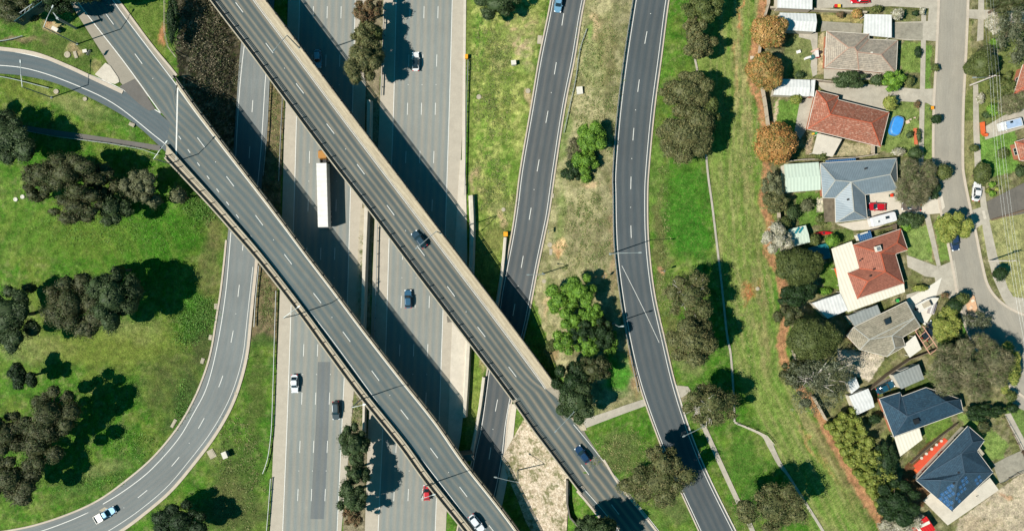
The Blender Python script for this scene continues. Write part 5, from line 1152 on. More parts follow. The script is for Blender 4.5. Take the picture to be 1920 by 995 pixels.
root = caravan('white camper with blue solar roof on the driveway across the street', 1886, 236, 14, 5.2, 2.2, 2.3); carpart(root, MB().box((.3,0,2.42),(3.6,1.7,.06)), 'solar_sheet', plain('pale_blue_roof_sheet', col(170,190,216), .3))
carpart(root, MB().box((-.2,.5,2.47),(.7,.5,.05)), 'roof_hatch', M['glass'])
def boat(label, x, y, rz, L, Wd, c, name='boat'):
    root = thing(name, label, 'boat', P(x, y, PL+.12), None, R_(rz)); hull = [( .95,-.5),( .9,.0),(.6,.3),(0,.5)]
    def out(s_, z_): pts = [(-L/2, -Wd/2*s_*.9), (0, -Wd/2*s_), (L*.28, -Wd*.36*s_), (L*.42, -Wd*.18*s_), (L/2, 0), (L*.42, Wd*.18*s_), (L*.28, Wd*.36*s_), (0, Wd/2*s_), (-L/2, Wd/2*s_*.9)]; return [(p_[0], p_[1], z_) for p_ in pts]
    carpart(root, MB().rings([out(.5,.45), out(.92,.8), out(1,1.2)]), 'hull', paint(c)); carpart(root, MB().rings([out(.9,1.2), out(.84,1.28)]), 'deck', M['conc_white'])
    carpart(root, MB().box((-.5,0,1.25),(L*.36,Wd*.55,.14)), 'cockpit', M['conc_mid']); carpart(root, MB().box((.55,0,1.45),(.3,Wd*.6,.35)), 'windscreen', M['glass']); carpart(root, MB().box((-L/2-.25,0,1.0),(.5,.4,.8)), 'outboard_motor', M['steel_dark'])
    carpart(root, MB().box((0,0,.45),(L*.8,.5,.1)).bar((L*.4,0,.45),(L*.68,0,.45),.1,.1), 'trailer_frame', M['steel'])
    for s_ in (-1, 1): wheel(root, -.4, s_*Wd*.42, .3, .2)
    return root
boat('white boat on its trailer on the bright driveway', 1735, 568, 27, 5.6, 2.2, (240,240,240))
o = thing('kayak', 'long red kayak lying beside the pale green garden shed', 'kayak', P(1543,437,PL+.15), None, R_(2)); ks = [(-2.3,.03),(-1.8,.22),(-.9,.4),(0,.45),(.9,.4),(1.8,.22),(2.3,.03)]
carpart(o, MB().rings([[(x, w_*math.cos(a_), .28+.2*math.sin(a_)) for a_ in [2*math.pi*k/10 for k in range(10)]] for x, w_ in ks]), 'hull', paint((224,30,40)), True); carpart(o, MB().rings([[(x*.45, y, z_) for x, y in sup(.8,.25,2.2,14)] for z_ in (.46,.5)]), 'cockpit', M['black'])
def covered(label, x, y, rz, L, Wd, H, c, name, cat):
    root = thing(name, label, cat, P(x, y, PL+.05), None, R_(rz)); 
    carpart(root, MB().rings([[(px_, py_*(1+.03*math.sin(px_*4)), z_) for px_, py_ in sup(L/2*s_, Wd/2*s_, 3.6, 32)] for z_, s_ in ((0,1.0),(H*.5,1.0),(H*.85,.95),(H,.82))]), 'cover', plain('stretched_cover', col(*c), .5, 0, .12, 1.5), True)
    mb = MB(); mb.tube([(px_, py_, H*.86) for px_, py_ in sup(L/2*.97, Wd/2*.97, 3.6, 32)]+[(sup(L/2*.97, Wd/2*.97, 3.6, 32)[0][0], sup(L/2*.97, Wd/2*.97, 3.6, 32)[0][1], H*.86)], .05, 5); carpart(root, mb, 'cover_rim', M['steel_pale']); return root
covered('rounded bright blue cover on the lawn beside the red tiled house', 1678, 237, 72, 4.7, 2.6, 1.3, (66,150,226), 'covered_pool', 'covered pool')
# ================================================================== TREES
def pal(*cs): return [np.array(col(*c, k=1.5)) for c in cs]
ST_ = dict(
 gumdark=dict(p=pal((92,90,62),(106,98,72),(74,84,48),(118,110,80),(66,80,44),(92,100,58)), cl=.21, n=1.0, leaf=.20, d=1.0, core=.8, rough=.35, flat=.75),
 greenish=dict(p=pal((72,90,52),(60,80,44),(92,108,68),(104,116,84),(56,72,42)), cl=.2, n=1.0, leaf=.20, d=1.0, core=.8, rough=.35, flat=.75),
 greygum=dict(p=pal((122,118,92),(104,104,76),(138,132,108),(90,88,66)), cl=.22, n=.9, leaf=.19, d=.9, core=.8, rough=.35, flat=.8),
 gum=dict(p=pal((110,108,74),(126,120,84),(92,94,60),(138,130,94),(100,104,66),(140,124,88)), cl=.13, n=1.1, leaf=.20, d=1.05, core=.82, rough=.22, flat=.75),
 wispy=dict(p=pal((118,114,80),(100,104,64),(134,124,88),(84,92,54),(142,126,94),(104,108,68)), cl=.15, n=1.0, leaf=.18, d=.95, core=.66, rough=.5, flat=.65),
 eucal=dict(p=pal((104,104,84),(84,90,64),(124,120,100),(76,76,54),(140,138,124)), cl=.15, n=.75, leaf=.18, d=.75, core=.35, rough=.6, flat=.6),
 dense=dict(p=pal((100,106,60),(86,94,50),(116,118,72),(76,84,44)), cl=.11, n=1.3, leaf=.18, d=1.15, core=.88, rough=.15, flat=.72),
 darkgreen=dict(p=pal((46,70,36),(38,60,32),(60,86,42),(52,72,44)), cl=.14, n=1.1, leaf=.19, d=1.0, core=.85, rough=.25, flat=.8),
 olive=dict(p=pal((112,118,66),(92,100,54),(130,128,80),(76,88,46)), cl=.15, n=1.1, leaf=.19, d=1.0, core=.82, rough=.3, flat=.8),
 autumn=dict(p=pal((190,146,86),(168,132,74),(202,158,100),(140,134,68),(182,126,68),(126,130,62),(206,166,110)), cl=.10, n=1.3, leaf=.20, d=1.15, core=.88, rough=.14, flat=.8),
 lime=dict(p=pal((130,164,58),(112,148,50),(148,178,74),(92,128,44),(80,116,44)), cl=.18, n=1.1, leaf=.19, d=1.1, core=.85, rough=.25, flat=.8),
 bare=dict(p=pal((138,124,104),(120,112,92),(156,140,120),(104,102,74),(110,116,76)), cl=.12, n=1.0, leaf=.20, d=1.1, core=.5, rough=.3, flat=.6, twig=True),
 blossom=dict(p=pal((200,194,172),(176,170,146),(136,138,102),(210,204,188),(158,152,124)), cl=.15, n=1.0, leaf=.18, d=1.0, core=.8, rough=.3, flat=.7),
 yellow=dict(p=pal((150,156,72),(126,140,58),(166,166,86),(102,120,50)), cl=.14, n=1.1, leaf=.19, d=1.0, core=.84, rough=.25, flat=.8),
 hedge=dict(p=pal((138,148,62),(116,130,50),(158,160,80),(94,112,44)), cl=.3, n=1.0, leaf=.19, d=1.0, core=.85, rough=.3, flat=1.2),
 red=dict(p=pal((122,98,68),(106,90,60),(90,92,54),(140,106,76)), cl=.18, n=1.0, leaf=.18, d=.9, core=.8, rough=.3, flat=.8),
)
for k_, f_ in dict(gumdark=.74, greenish=.76, gum=.84, wispy=.86, eucal=.85, dense=.85, darkgreen=.72, olive=.82, bare=.95, lime=.85, greygum=.9).items():
    ST_[k_]['p'] = [q_*f_*np.array([.93, 1.05, .84]) for q_ in ST_[k_]['p']]
ST_['autumn2'] = dict(ST_['autumn'], p=pal((170,134,76),(150,124,66),(186,146,88),(126,122,62),(112,116,58),(196,140,80))); ST_['autumn3'] = dict(ST_['autumn'], p=pal((196,132,72),(172,122,66),(150,132,66),(206,152,92),(120,120,60),(184,150,92)), cl=.12)
def leaves(lobes, st, seed):
    """lobes: list of world ellipsoids (x,y,z,rx,ry,rz) -> verts, quads, colours"""
    g = np.random.default_rng(seed); s = ST_[st]; V = []; Cc = []
    for (x, y, z, rx, ry, rz) in lobes:
        rm = (rx+ry)/2; rc = max(.28, s['cl']*rm*1.35); rc = min(rc, 1.35); area = 2*math.pi*rx*ry*1.25
        n = max(7, int(s['n']*area/(rc*rc*2.0)))
        u = g.normal(size=(n, 3)); u[:, 2] = np.abs(u[:, 2])*1.1-.38*g.random(n); u /= np.linalg.norm(u, axis=1)[:, None]
        rad = 1-s['rough']*g.random(n)**1.5
        c = np.stack([x+u[:, 0]*rx*rad*.9, y+u[:, 1]*ry*rad*.9, z+u[:, 2]*rz*rad*.9], 1)
        rcs = rc*(.65+.8*g.random(n)); pc = np.array(s['p'])[g.integers(0, len(s['p']), n)]*(.78+.44*g.random(n))[:, None]
        m = np.maximum(6, (s['d']*rcs**2*2*math.pi*7.5/(s['leaf']/.28)**2*.30).astype(int)); idx = np.repeat(np.arange(n), m); N = len(idx)
        w = g.normal(size=(N, 3)); w[:, 2] = w[:, 2]*.9+.35; w /= np.linalg.norm(w, axis=1)[:, None]
        q = c[idx]+w*rcs[idx][:, None]*(.74+.32*g.random(N))[:, None]*np.array([1, 1, s['flat']])
        nr = w*1.3+u[idx]*.5+g.normal(size=(N, 3))*.36; nr[:, 2] += .1; nr /= np.linalg.norm(nr, axis=1)[:, None]
        t_ = np.cross(nr, g.normal(size=(N, 3))); t_ /= np.linalg.norm(t_, axis=1)[:, None]; b_ = np.cross(nr, t_)
        if s.get('twig'): la = (.42+.5*g.random(N))[:, None]; lb = (.028+.03*g.random(N))[:, None]
        else: la = (s['leaf']*(.5+.55*g.random(N)))[:, None]; lb = la*(.45+.4*g.random(N))[:, None]
        V.append(np.stack([q-t_*la, q-b_*lb*.9+t_*la*.1, q+t_*la, q+b_*lb], 1).reshape(-1, 3))
        cc = pc[idx]*(.82+.36*g.random(N))[:, None]; Cc.append(np.repeat(cc, 4, 0))
    V = np.concatenate(V); Cc = np.concatenate(Cc); Q = np.arange(len(V)).reshape(-1, 4)
    return V, Q, Cc
def corev(lobes, st, seed):
    g = np.random.default_rng(seed+5); s = ST_[st]; V = []; F = []; Cc = []; off = 0; nu, nv = 16, 9
    for (x, y, z, rx, ry, rz) in lobes:
        k = s['core']
        a = np.linspace(0, 2*math.pi, nu, endpoint=False); b = np.linspace(-1.2, 1.5, nv); A, B = np.meshgrid(a, b)
        r = k*(.86+.28*g.random(A.shape)); v = np.stack([x+np.cos(A)*np.cos(B)*rx*r*.95, y+np.sin(A)*np.cos(B)*ry*r*.95, z+np.sin(B)*rz*r*.9], -1).reshape(-1, 3)
        V.append(v); i = np.arange(nu*nv).reshape(nv, nu); q = np.stack([i[:-1], np.roll(i, -1, 1)[:-1], np.roll(i, -1, 1)[1:], i[1:]], -1).reshape(-1, 4)+off; F.append(q); off += nu*nv
        pc = np.array(s['p']).mean(0)*.9; Cc.append(np.tile(pc, (len(v), 1))*(.8+.4*g.random(len(v)))[:, None])
    return np.concatenate(V), np.concatenate(F), np.concatenate(Cc)
nleaf = 0
def tree(label, px, py, rx, ry, h, st, name='tree', cat='tree', group=None, z0=None, lobes=None, trunk=True, seed=None, branches=False, barkm='bark', low=False):
    """px,py,rx,ry: outline of the crown in the photo; h: height above ground"""
    global nleaf
    if rx > 19: rx *= 1.13; ry *= 1.13; h *= 1.15
    if st == 'lime': rx *= 1.08; ry *= 1.08
    seed = seed or int(px*7+py*13) % 99991; g = random.Random(seed)
    zc_ = h*.62
    gz = z0 if z0 is not None else None
    if gz is None:
        # ground below the crown: iterate the view ray
        zz = G(px, py)
        for _ in range(3):
            w = P(px, py, zz+zc_); k = (HC-zz)/HC/S; gx_, gy_ = w.x/k+960, -w.y/k+497.5; zz = G(gx_, gy_)
        gz = zz
    Cw = P(px, py, gz+zc_); k = (HC-gz-zc_)/HC/S; RX_, RY_ = rx*k, ry*k
    base = Vector((Cw.x, Cw.y, gz)); root = thing(name, label, cat, base, group)
    if lobes is None:
        lobes = []; nl = 1 if st[:6] in ('dense','autumn') and max(rx, ry) < 60 else max(1, int(4+max(rx, ry)/12)) if max(rx, ry) > 20 else 1
        if nl == 1: lobes = [(0,0,0,.92,.92,1)]
        else:
            lobes = [(0,0,.05,.66,.66,.92)] if st in ('gum','wispy','greenish') else [(0,0,.05,.54,.54,.9)]; nl = nl+2; el = g.uniform(0, 3.14)
            for i in range(nl):
                a = 2*math.pi*(i+g.random()*.7)/nl; d = (.5+.3*g.random())*(1+.12*math.cos(2*(a-el))); r_ = .22+.24*g.random(); lobes.append((math.cos(a)*d, math.sin(a)*d, g.uniform(-.35,.35), r_, r_*g.uniform(.85,1.15), r_*1.3))
    vz = h-zc_ if not low else h*.45
    LW = [(Cw.x+l[0]*RX_, Cw.y+l[1]*RY_, Cw.z+l[2]*vz*.8, l[3]*RX_, l[4]*RY_, max(.3, l[5]*vz*(.95 if len(lobes) == 1 else .75))) for l in lobes]
    if st[:6] in ('dense','autumn') and len(lobes) == 1:
        for i in range(8):
            a = 2*math.pi*(i+g.random()*.8)/7; dd_ = g.uniform(.5,.72); r_ = g.uniform(.28,.46); LW.append((Cw.x+math.cos(a)*RX_*dd_, Cw.y+math.sin(a)*RY_*dd_, Cw.z-vz*.05+g.uniform(-.2,.3)*vz, RX_*r_, RY_*r_, vz*.5))
    V, Q, K = leaves(LW, st, seed); V2, Q2, K2 = corev(LW, st, seed)
    Q2 = Q2+len(V); V = np.concatenate([V, V2]); Q = np.concatenate([Q, Q2]); K = np.concatenate([K, K2]); nleaf += len(Q)
    V[:, 2] = np.maximum(V[:, 2], gz+.05)
    me = npmesh('crown', V-np.array(base), Q, K, M['leaf']); o = bpy.data.objects.new('crown', me); C.objects.link(o); o.parent = root; WOFF[o.name] = base.copy()
    if trunk and h > 1.6:
        r0 = max(.08, h*.028); mb = MB(); top = Vector((Cw.x+g.uniform(-.3,.3), Cw.y+g.uniform(-.3,.3), gz+h*.55))
        mb.tube([base-Vector((0,0,.3)), base.lerp(top, .5)+Vector((g.uniform(-.15,.15), g.uniform(-.15,.15), 0)), top], [r0*1.3, r0, r0*.7], 8)
        nb = 9 if branches else 4
        for i in range(nb):
            l = LW[i % len(LW)]; a = g.uniform(0, 6.28); e = Vector((l[0]+math.cos(a)*l[3]*.7, l[1]+math.sin(a)*l[4]*.7, l[2]+l[5]*(.8 if branches else .2)))
            s_ = base.lerp(top, g.uniform(.55,1)); mid = s_.lerp(e, .5)+Vector((g.uniform(-.4,.4), g.uniform(-.4,.4), .4)); mb.tube([s_, mid, e], [r0*.55, r0*.35, r0*.1], 5)
            if branches:
                for _ in range(2): e2 = mid+Vector((g.uniform(-2,2), g.uniform(-2,2), g.uniform(.6,1.8))); mb.tube([mid, mid.lerp(e2, .5)+Vector((.2,.1,.3)), e2], [r0*.3, r0*.2, r0*.06], 4)
        mb.build('trunk', M[barkm], root)
    return root
gpast = 'trees on the western pasture'; gmed = 'trees in the freeway median'; gpk = 'trees on the eastern park strip'; gisl = 'trees on the island between ramp and road'; gaut = 'round autumn trees along the back fence'; gy = 'garden shrubs and trees'
T = tree
for a in [
 ('brown-olive gum on the western edge of the upper clump',68,335,34,32,10,'gumdark'),('large brown-olive gum forming the middle of the upper clump',128,325,50,38,13,'gumdark'),
 ('brown-olive gum at the bottom of the upper clump',148,388,48,34,11,'gumdark'),('dark green tree at the right foot of the upper clump',212,388,32,32,9,'greenish'),
 ('small brown bush tree touching the left end of the upper clump',72,368,18,16,6,'gumdark'),('dark tree tucked in the upper clump beside the gap of bright grass',190,335,26,30,9,'gumdark'),
 ('grey-green gum right of the upper clump, the taller pale one',265,348,28,34,9,'greygum'),('grey-green gum below the taller pale one',290,376,18,17,7,'greygum'),('small grey-green gum nearest the left bridge railing',337,368,18,19,7,'greygum'),
 ('large brown gum of the middle clump in the pasture',138,570,54,54,13.5,'gumdark'),('dark green tree joining the right side of the middle clump',215,555,42,50,14,'greenish'),
 ('dark green tree cut by the left photo edge beside the middle clump',18,592,46,54,12,'greenish'),('thin sapling above the middle clump, wispy crown',55,540,18,12,6,'gumdark'),('slender dark sapling top right of the middle clump',222,506,14,12,9,'greenish'),
 ('small round dark tree above the lowest pasture clump',40,708,24,24,7.5,'darkgreen'),('big brown-olive gum at the top of the lowest pasture clump',95,775,50,48,13,'gumdark'),
 ('brown-olive gum in the centre of the lowest pasture clump',75,830,42,42,12,'gumdark'),('brown-olive gum cut by the left edge in the lowest clump',18,810,36,40,12,'gumdark'),
 ('dark gum at the bottom left of the lowest pasture clump',22,895,52,46,11,'gumdark'),('dark tree at the left edge over the end of the footpath',14,258,48,46,10,'greenish'),('dark gum off the left edge beyond the footpath end',-60,250,48,46,12,'greenish'),
('dark green tree at the bottom edge inside the loop bend',340,976,46,36,8,'darkgreen')]: T(*a, group=gpast)
for a in [('dark bushy tree in the top left corner behind the gantry',22,18,46,26,9,'gumdark'),('dark tree right of the sign gantry mast at the top edge',100,2,34,22,10,'darkgreen'),('dark tree above the top edge beside the west approach road',140,-30,50,34,14,'greenish'),
          ('green bush beside the brown planted embankment',323,32,11,44,3,'darkgreen')]: T(*a)
for a in [('median gum at the very top with reddish tips',693,16,25,27,9.5,'red'),('small median gum with rusty leaves, second from the top',682,64,22,24,9,'gum'),('large olive median gum beside the white car',684,113,33,38,11,'gum'),
          ('small olive shrub tree between the upper median gums',706,62,14,18,8,'olive'),('upper dark olive tree of the lower median row',668,832,28,36,9.5,'greenish'),('middle dark olive tree of the lower median row',670,886,22,22,8.5,'greenish'),
          ('lowest large dark tree of the median row',661,932,27,32,10,'greenish'),('small reddish tree at the end of the median row',663,968,21,20,8,'red')]: T(*a, group=gmed)
for a in [('upper lime green tree of the small island clump',1107,257,25,27,6.5,'lime'),('bare grey-brown shrub left of the small lime trees',1080,280,20,20,4,'bare'),('middle lime green tree of the small island clump',1099,302,20,20,5.5,'lime'),
          ('tiny lime bush at the foot of the small island clump',1081,315,9,9,3,'lime'),('lime shrub lowest in the small island clump',1099,334,11,11,3,'lime'),('dark shrub filling the lower small island clump',1079,318,22,22,4.5,'darkgreen'),
          ('lime green tree on the left of the large island clump',1050,562,27,27,7,'lime'),('lime green tree at the top of the large island clump',1088,546,27,26,8,'lime'),('lime green tree on the upper right of the large clump',1113,588,18,20,7,'lime'),
          ('lime green tree in the middle of the large island clump',1076,600,24,22,7,'lime'),('lime green tree lower left in the large island clump',1062,640,22,20,6,'lime'),('lime green tree at the bottom of the large island clump',1102,645,20,22,6.5,'lime'),
          ('small lime tree at the right foot of the large clump',1147,645,12,22,5,'lime'),('dark green tree in the heart of the large island clump',1094,622,20,18,7,'darkgreen'),('dark green tree right of centre in the large clump',1128,622,22,26,7,'darkgreen'),
          ('dark grey-brown shrub beside the large lime clump',1125,602,16,14,5,'gumdark'),('small round olive bush alone near the bridge shadow',1035,648,12,12,3.5,'dense'),
          ('dark green tree behind the bridge end, left one',1073,715,32,36,8,'darkgreen'),('grey-brown tree right of the dark tree behind the bridge end',1112,692,34,26,8,'gumdark'),('big olive green tree beside the long bridge and footpath',1079,752,38,38,9,'greenish')]: T(*a, group=gisl)
for a in [('brownish gum overhanging the dark road near its shadow',1232,900,58,46,11,'wispy'),('gum whose lower crown touches the dark road below the shadow',1243,868,30,30,12,'gum'),('dark tree at the bottom edge between bridge road and grass',1104,988,30,20,9,'greenish'),
          ('tree below the bottom edge shading the bridge approach road',1132,1012,38,34,11,'greenish'),('reddish wispy gum with pale branches beside the dark road',1330,755,52,44,12,'wispy'),('wispy brown gum, upper of the pair below the bright lawn',1294,556,44,44,13,'wispy'),
          ('dark olive gum, lower of the pair below the bright lawn',1297,636,48,40,13,'gum'),('large olive-brown gum, upper of the big pair by the dark road',1284,172,48,36,9,'gum'),('huge dark olive gum, lower of the big pair by the dark road',1284,253,54,46,10,'gum'),
          ('green tree on the right shoulder of the big gum pair',1328,212,20,30,8,'olive'),('green gum at the top edge above the drain channel',1318,16,36,30,9,'olive'),('olive tree below the gum at the top edge',1300,56,20,20,8,'gum'),
          ('dark olive tree lowest of the top group beside the drain',1312,86,28,24,8,'gum'),('brown-olive gum at the bottom edge on the park strip',1448,950,56,52,12,'wispy'),('dark round tree at the top edge left of the upper ramp',936,8,42,26,8,'greenish')]: T(*a, group=gpk, **({'branches': True, 'barkm': 'bark_pale'} if 'pale branches' in a[0] or 'upper of the pair' in a[0] else {}))
for a in [('orange autumn tree, topmost by the back fence',1440,60,33,30,7,'autumn'),('orange autumn tree, second from the top by the fence',1434,135,31,33,7,'autumn2'),('largest orange autumn tree at the corner of the red house yard',1453,269,39,38,7.5,'autumn3')]: T(*a, group=gaut)
gbf = 'trees along the back fences'
for a in [('grey-green bush beside the green garage at the fence',1448,350,20,26,5,'greygum'),('olive bush below the green garage at the fence',1454,378,22,20,5,'gum'),('grey-white blossom tree beside the green shed',1460,450,27,29,6.5,'blossom'),
          ('dense round olive tree below the white blossom tree',1495,500,42,34,8,'dense'),('dark green tree between the two dense olive trees',1496,552,34,20,6,'darkgreen'),('dark shrub tree on the fence below the dark green tree',1480,590,22,28,6,'gumdark'),
          ('dense round olive tree beside the shaded pale roof',1520,636,47,42,9,'dense'),('sprawling eucalyptus with white branches above the long hedge',1533,716,66,46,11,'eucal'),('dark tree left end of the sprawling eucalyptus',1490,700,26,26,7,'gumdark'),
          ('dark green tree at the lower end of the long hedge',1682,940,42,34,7,'darkgreen'),('white flowering shrub beside the red striped shed',1690,985,36,22,3,'blossom'),
          ('shrub tree between back fence and green shed',1470,420,16,16,4,'olive'),('dark shrubs beneath the dense tree by the teal shade',1662,868,20,42,4,'darkgreen')]: T(*a, group=gbf, **({'branches': True, 'barkm': 'bark_pale'} if 'white branches' in a[0] else {}))
# long hedge
hp = [(1574,786),(1590,812),(1604,836),(1618,858),(1634,882),(1650,906),(1664,930)]
hb = P(1618,858,PL); LB = []; hr_ = random.Random(3)
for i in range(13):
    for o_ in (-24, -16, -8, 0, 8, 16, 24):
        x_, y_ = [(hp[i//2][k]+hp[min(6, (i+1)//2)][k])/2 for k in (0, 1)]; p_ = P(x_+o_*.85+hr_.uniform(-3,3), y_-o_*.52+hr_.uniform(-4,4), PL+2.4+hr_.uniform(-.5,.6)); LB.append((p_.x, p_.y, p_.z, hr_.uniform(.8,1.25), hr_.uniform(.8,1.25), 1.2+1.0*hr_.random()))
root = thing('hedge', 'long thick yellow-green hedge beside the orange earth track', 'hedge', hb); V, Q, K = leaves(LB, 'hedge', 77); V2, Q2, K2 = corev(LB, 'hedge', 78)
me = npmesh('hedge_foliage', np.concatenate([V, V2])-np.array(hb), np.concatenate([Q, Q2+len(V)]), np.concatenate([K, K2]), M['leaf']); o = bpy.data.objects.new('foliage', me); C.objects.link(o); o.parent = root
mb = MB()
for x_, y_ in hp: q_ = P(x_, y_, PL); MB().tube([q_, q_+Vector((.1,.1,2))], [.14,.1], 6).build('stem', M['bark'], root)
for a in [('very large bare brown tree beside the street turning circle',1815,690,70,58,11,'bare'),('bare grey-brown tree beside the grey-blue metal roof',1716,346,36,40,8,'bare')]: T(*a, group='bare winter trees', branches=True)
for a in [
 ('yellow-green tree right of the very large bare tree',1890,690,25,40,6,'yellow'),('dark spreading shrub below the very large bare tree',1848,772,40,13,3,'darkgreen'),('brown shrub at the corner of the solar house garden',1845,800,16,14,2.5,'gumdark'),
 ('round olive street tree partly over the dark parked car',1786,426,29,28,7,'yellow'),('olive green street tree beside the bare tree at the kerb',1769,323,19,18,5,'olive'),('dark green bush under the bare tree by the kerb',1748,356,14,22,4,'darkgreen'),
 ('dark olive tree above the white verge sedan',1840,326,17,23,5.5,'dense'),('big round olive tree under the overhead wires',1840,122,27,24,8,'dense'),('dark tree top joined above the round olive tree',1846,96,16,14,7,'gumdark'),
 ('sprawling gum at the right edge with white limbs',1896,62,34,48,9,'eucal'),('dark gum crown at the top right corner',1884,8,36,14,8,'gumdark'),('white flowering bushes below the driveway across the street',1862,45,16,22,2,'blossom'),
 ('green bush patch near the pink paving across the street',1866,82,12,11,2,'lime'),('weedy bushes under the wires across the street',1868,165,18,24,2.5,'olive'),('white blossom bush beside the footpath across the street',1838,185,9,13,2,'blossom'),
 ('green leafy bush above the driveway camper',1862,206,15,13,2.5,'lime'),('grey branching tree at the right edge above the camper',1900,196,26,18,5,'bare'),('tall bushes beside the brick-red roof corner',1888,160,16,22,4,'olive'),
 ('small street tree beside the road shadow cables',1755,224,11,10,3.5,'darkgreen'),('tiny street tree on the verge near the grey-brown house',1753,127,8,8,3.2,'olive'),('small conical tree on the verge across the street',1826,278,9,7,3,'dense'),
 ('small yellowish shrub on the lawn across the street',1880,288,13,12,2.2,'olive'),('dark green conical tree on the pale lawn by the bend',1875,513,15,16,5,'darkgreen'),
 ('lime bush beside the driveway of the grey-brown house',1674,153,20,16,4,'lime'),('dark green spreading shrubs below the grey-brown roof',1590,149,33,17,4,'greenish'),('round dark shrub next to the bright lime bush',1644,150,16,13,3.5,'greenish'),
 ('small olive bush right of the bright lime bush',1705,152,10,13,3,'olive'),('yellow-green round bush by the red house driveway',1668,193,16,17,4,'yellow'),('clipped pale yellow tree beside the white carport',1682,27,14,13,4,'blossom'),
 ('small shrub above the white carport',1643,17,13,8,2,'olive'),('orange leaved bush beside the white carport',1606,26,10,9,2.5,'autumn'),('little rusty bush below the top fence',1575,28,8,7,2.2,'red'),
 ('small dark bush near the carport driveway',1715,25,7,6,1.8,'darkgreen'),('pink flowering bush by the top driveway',1729,22,6,8,2.2,'blossom'),('green bush lawn corner near the white shed',1498,141,10,8,2.2,'greenish'),
 ('olive round bush on the lawn below the white shed',1492,186,13,11,3,'yellow'),('green bush beside the patio roof of the red house',1540,293,14,9,2.8,'olive'),('white and pink flowering bush at the lawn corner',1684,285,16,9,2.2,'blossom'),
 ('dark green tree left of the footpath below the lawn',1716,287,17,15,4.5,'greenish'),('round shrub bed on the lawn near the footpath corner',1721,98,8,12,1.8,'darkgreen'),('small round shrub on the lawn by the brick edging',1705,253,7,7,2,'greenish'),
 ('low shrub row beside the brick edging',1723,255,5,14,1.4,'greenish'),('flowering shrub at the lawn corner beside the footpath',1720,196,7,8,1.5,'red'),('lime round bush beside the red kayak',1560,451,15,13,4,'lime'),
 ('olive bush between green shed and lime bush',1527,450,12,14,3,'olive'),('pale shrub in the small garden below the green garage',1512,385,16,16,3,'greygum'),('leafy shrubs by the pergola corner',1540,412,14,12,2.5,'olive'),
 ('dark shrubs in the small shaded garden',1486,400,16,20,3,'greenish'),('bushes right of the white caravan',1708,412,22,14,3,'greenish'),('lime shrub between caravan and terracotta house',1700,424,12,10,2.5,'lime'),
 ('bright bushy tree in the corner garden by the turning street',1774,612,26,26,5,'yellow'),('dark green tree beside the garden wall on the street corner',1790,572,18,16,5,'darkgreen'),('olive tree above the rocky garden corner',1804,560,16,14,5,'olive'),
 ('yellowish garden tree near the boat trailer',1780,582,18,12,4.5,'yellow'),('green shrub bed left of the small bright lawn',1778,640,26,16,3,'greenish'),('sparse grey tree casting shadow on the street bend',1836,600,26,18,5,'eucal'),
 ('rusty round shrub beside the boat driveway',1772,553,8,7,2,'red'),('clipped yellow-green shrub hedge near the bright driveway',1726,540,18,7,1.8,'yellow'),('round clipped shrub, topmost of the set by the grey parking yard',1860,346,7,6,1.4,'lime'),
 ('round clipped shrub, right one of the set by the parking yard',1870,354,5,5,1.4,'yellow'),('round clipped shrub, left one of the set by the parking yard',1852,358,5,5,1.4,'yellow'),('round clipped shrub, lowest of the set by the parking yard',1860,363,7,6,1.4,'lime'),
 ('row of plants beside the glasshouse behind the caravan',1655,441,16,6,1.6,'olive'),('garden plants above the shaded pale garage roof',1545,546,16,7,1.6,'lime'),('bush on the street corner below the small lawn verge',1896,742,12,12,3,'olive'),
 ('small dark street tree at the lower right kerb',1898,765,12,10,3,'darkgreen'),('dark shrubs beside the shaded white shed',1640,785,14,10,3,'darkgreen'),('green bushes under the wires at the top right',1880,30,14,10,2,'olive'),
 ('shrubs below the bushes near the street camper driveway',1850,215,10,8,2,'greenish'),('bushes at the right edge beside the red-brown roof corner',1912,322,12,14,2.5,'greenish')]:
    T(*a, group=gy, name='tree' if a[5] > 3.4 else 'shrub', cat='tree' if a[5] > 3.4 else 'shrub')
print('LEAF QUADS', nleaf)

# ---- rough weeds and tussocks as ground cover (nobody could count them)
g = np.random.default_rng(5)
def weeds(name, label, zones, st):
    V = []; Cc = []; s = ST_[st]
    for (cx, cy, rx, ry, n, r_, hh) in zones:
        a = g.random(n)*2*math.pi; d = np.sqrt(g.random(n))*(.75+.35*np.sin(a*3+cx)*np.cos(a*5+cy)+.2*g.random(n)); xs_ = cx+np.cos(a)*d*rx; ys_ = cy+np.sin(a)*d*ry
        bad = np.zeros(n, bool)
        for pl in roadpolys+[lpoly(B2), lpoly(B1)]: bad |= pip(xs_, ys_, pl)
        for x_, y_ in zip(xs_[~bad], ys_[~bad]):
            p_ = np.array(PG(x_, y_)); m = 14; w = g.normal(size=(m, 3))*np.array([r_*1.5, r_*1.5, hh*.4]); w[:, 2] = abs(w[:, 2])
            q = p_+w; nr = g.normal(size=(m, 3)); nr[:, 2] = abs(nr[:, 2])+.4; nr /= np.linalg.norm(nr, axis=1)[:, None]; t_ = np.cross(nr, g.normal(size=(m, 3))); t_ /= np.linalg.norm(t_, axis=1)[:, None]; b_ = np.cross(nr, t_)
            la = (.06+.13*g.random(m))[:, None]; V.append(np.stack([q-t_*la, q-b_*la*.6, q+t_*la, q+b_*la*.6], 1).reshape(-1, 3)); c_ = s['p'][g.integers(len(s['p']))]*(.8+.4*g.random()); Cc.append(np.tile(c_, (m*4, 1)))
    V = np.concatenate(V); Cc = np.concatenate(Cc); me = npmesh(name, V, np.arange(len(V)).reshape(-1, 4), Cc, M['leaf']); o = bpy.data.objects.new(name, me); C.objects.link(o); props(o, label, 'weeds', None, 'stuff')
ST_['weed'] = dict(p=pal((104,156,58),(88,140,48),(120,166,74),(112,146,66)))
